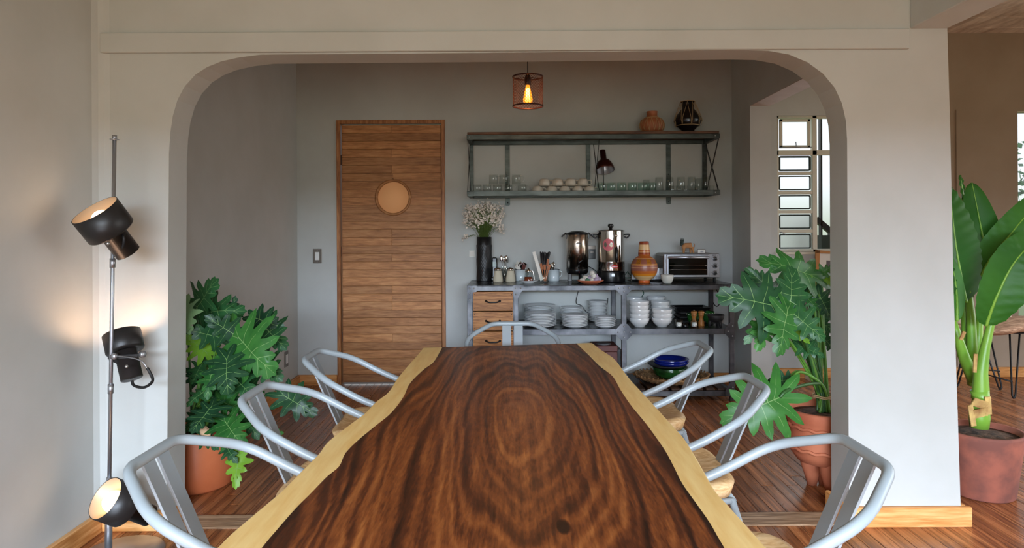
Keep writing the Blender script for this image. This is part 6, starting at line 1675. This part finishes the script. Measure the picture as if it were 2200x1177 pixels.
for i in range(len(prof) - 1):
    for k in range(N): k2 = (k + 1) % N; fs.append([i * N + k, i * N + k2, (i + 1) * N + k2, (i + 1) * N + k])
mb.add(vs, fs, True).build('slab', 'drift_wood', t)
hl = tz - .045
def hair(fx, fy, tx1, ty1, tx2, ty2):
    f_ = V(fx, fy, .006); MB().tube(fillet([V(tx1, ty1, hl), f_ + V(-.012, 0, .02), f_ + V(0, 0, -.001), f_ + V(.012, 0, .02), V(tx2, ty2, hl)], .012, 4), .0065, 8).build('leg', 'black_metal', t)
fR = onz(2178, 858, 0) - V(cx_, cy_, 0); fM = onz(2149, 839, 0) - V(cx_, cy_, 0); fL = onz(2056, 832, 0) - V(cx_, cy_, 0)
hair(fR.x, fR.y, .04, -.14, .13, -.12); hair(fM.x, fM.y, -.03, .10, .06, .12); hair(fL.x, fL.y, -.17, .0, -.11, .02)
zr = .13
MB().tube([V(fL.x + .02, fL.y, zr + .03), V(fR.x - .01, fR.y, zr)], .0055, 8).tube([V(fL.x + .02, fL.y, zr + .03), V(fM.x, fM.y, zr + .02)], .0055, 8).build('stretcher', 'black_metal', t)
MB().box((-.2, -.16, hl - .006), (.16, .14, hl), bev=.002).build('mount_plate', 'black_metal', t)
for (px, lab, sc) in ((2148, 'pale rough rock on the right of the driftwood table', (1.0, .8, .55)), (2056, 'pale rough rock on the left of the driftwood table, by the pillar', (.8, .7, .75))):
    x = XP(px, 5.28)
    o = MB().ball((0, 0, 0), .075, 16, 12, None, sc, lambda d: .9 + .14 * sin(6 * d.x + 4 * d.z) * cos(5 * d.y + 2) + .05 * sin(14 * d.x)).build('rock', 'rock_pale')
    o.location = (x, 5.26, tz + .058 + (.05 * (x - cx_))); tag(o, lab, 'rock', 'rocks on the driftwood table')

# ============================================================ picture and candle things below the window
D = 5.62
tb_ = thing('console', (XP(1790, D), D + .0, 0), 'narrow white console under the casement window behind the plant', 'console')
TZ2 = ZP(668, D, 1780)
MB().box((-.22, -.08, TZ2 - .03), (.5, .1, TZ2), bev=.003).build('top', 'window_steel', tb_)
for x in (-.2, .46): MB().box((x, -.07, 0), (x + .03, .09, TZ2 - .03), bev=.002).build('leg', 'window_steel', tb_)
a = W(1752, 537, D)
fw_, fh_ = .40, a.z - TZ2
t = thing('picture_frame', (a.x, D + .02, TZ2), 'oak-framed picture leaning on the wall under the casement window', 'picture')
Mt = Matrix.Rotation(radians(-5), 4, 'X') @ Matrix.Rotation(radians(4), 4, 'Y')
MB().box((0, 0, 0), (fw_, .02, .022), Mt).box((0, 0, fh_ - .022), (fw_, .02, fh_), Mt).box((0, 0, 0), (.03, .02, fh_), Mt).box((fw_ - .03, 0, 0), (fw_, .02, fh_), Mt).build('frame', 'frame_oak', t)
MB().box((.03, .008, .022), (fw_ - .03, .014, fh_ - .022), Mt).build('mat_board', 'paper', t)
MB().box((.09, .006, .14), (fw_ - .09, .008, fh_ - .08), Mt).build('photo', 'photo_dark', t)
for (px, r_, h_, mt, nm, cat, lab) in ((1742, .035, .10, 'yellow_wax', 'pillar_candle', 'candle', 'thick yellow candle behind the plant leaves on the console'), (1757, .05, .055, 'pale_dish', 'pale_cup', 'cup', 'pale yellow cup behind the plant leaves on the console'), (1772, .03, .085, 'clay_brown', 'clay_vase', 'vase', 'small brown clay vase at the right of the console')):
    t = thing(nm, (XP(px + 4, D - .04), D - .04, TZ2), lab, cat)
    MB().lathe([(0, 0), (r_ * .8, 0), (r_, h_ * .3), (r_, h_ * .85), (r_ * .9, h_), (r_ * .8, h_ * .96), (0, h_ * .9)], 20).build('body', mt, t)

# ============================================================ outside: stair rail and garden seen through the windows
t = thing('outdoor_stair_rail', (XP(1771, 6.6), 6.6, 0), 'dark metal stair rail outside the casement window', 'railing')
X_ = t.location.x
rp = lambda px, py: W(px, py, 6.6) - t.location
MB().bar(rp(1752, 470), rp(1788, 500), .05, .05, (0, 1, 0)).bar(rp(1786, 498), rp(1786, 640), .05, .05, (0, 1, 0)).bar(rp(1762, 200), rp(1763, 560), .05, .016, (0, 1, 0)).build('rail', 'black_metal', t)
MB().box(tuple(rp(1760, 560) + V(0, -.05, -.2)), tuple(rp(1786, 505) + V(0, .05, 0))).build('stair_panel', 'donkey_head', t)
MB().box((-.25, -.05, 0), (-.2, .05, 1.3)).box((.2, -.05, 0), (.25, .05, 1.3)).build('post', 'black_metal', t)
gt = MB().box((-3, 5.96, -.12), (9, 16, -.06)).mat('stem_green'); gt.build('ground_outside', 'stem_green'); struct(bpy.data.objects['ground_outside'])
random.seed(40)
for i, (x, y, h_, w_) in enumerate(((6.4, 9.0, 2.6, .8), (8.6, 9.6, 3.0, 1.0), (1.2, 10.5, 2.2, .9))):
    t = thing('garden_shrub', (x, y, -.06), ['leafy green garden shrub outside the right edge window', 'second leafy shrub farther right outside the window', 'leafy shrub low outside the casement window'][i], 'shrub')
    MB().tube([(0, 0, 0), (.05, 0, h_ * .5)], [.05, .03], 8).build('trunk', 'threshold_wood', t)
    mb = MB()
    for k in range(900):
        d = V(random.gauss(0, 1), random.gauss(0, 1), random.gauss(0, 1)).normalized() * random.uniform(.6, 1)
        c = V(d.x * w_, d.y * w_, h_ * .55 + d.z * h_ * .42); u_ = V(random.gauss(0, 1), random.gauss(0, 1), random.gauss(0, 1)).normalized() * .07; v_ = u_.orthogonal().normalized() * .035
        mb.add([c - u_, c + v_, c + u_, c - v_], [[0, 1, 2, 3]])
    o = mb.build('foliage', 'leaf_mid', t); o['kind'] = 'stuff'
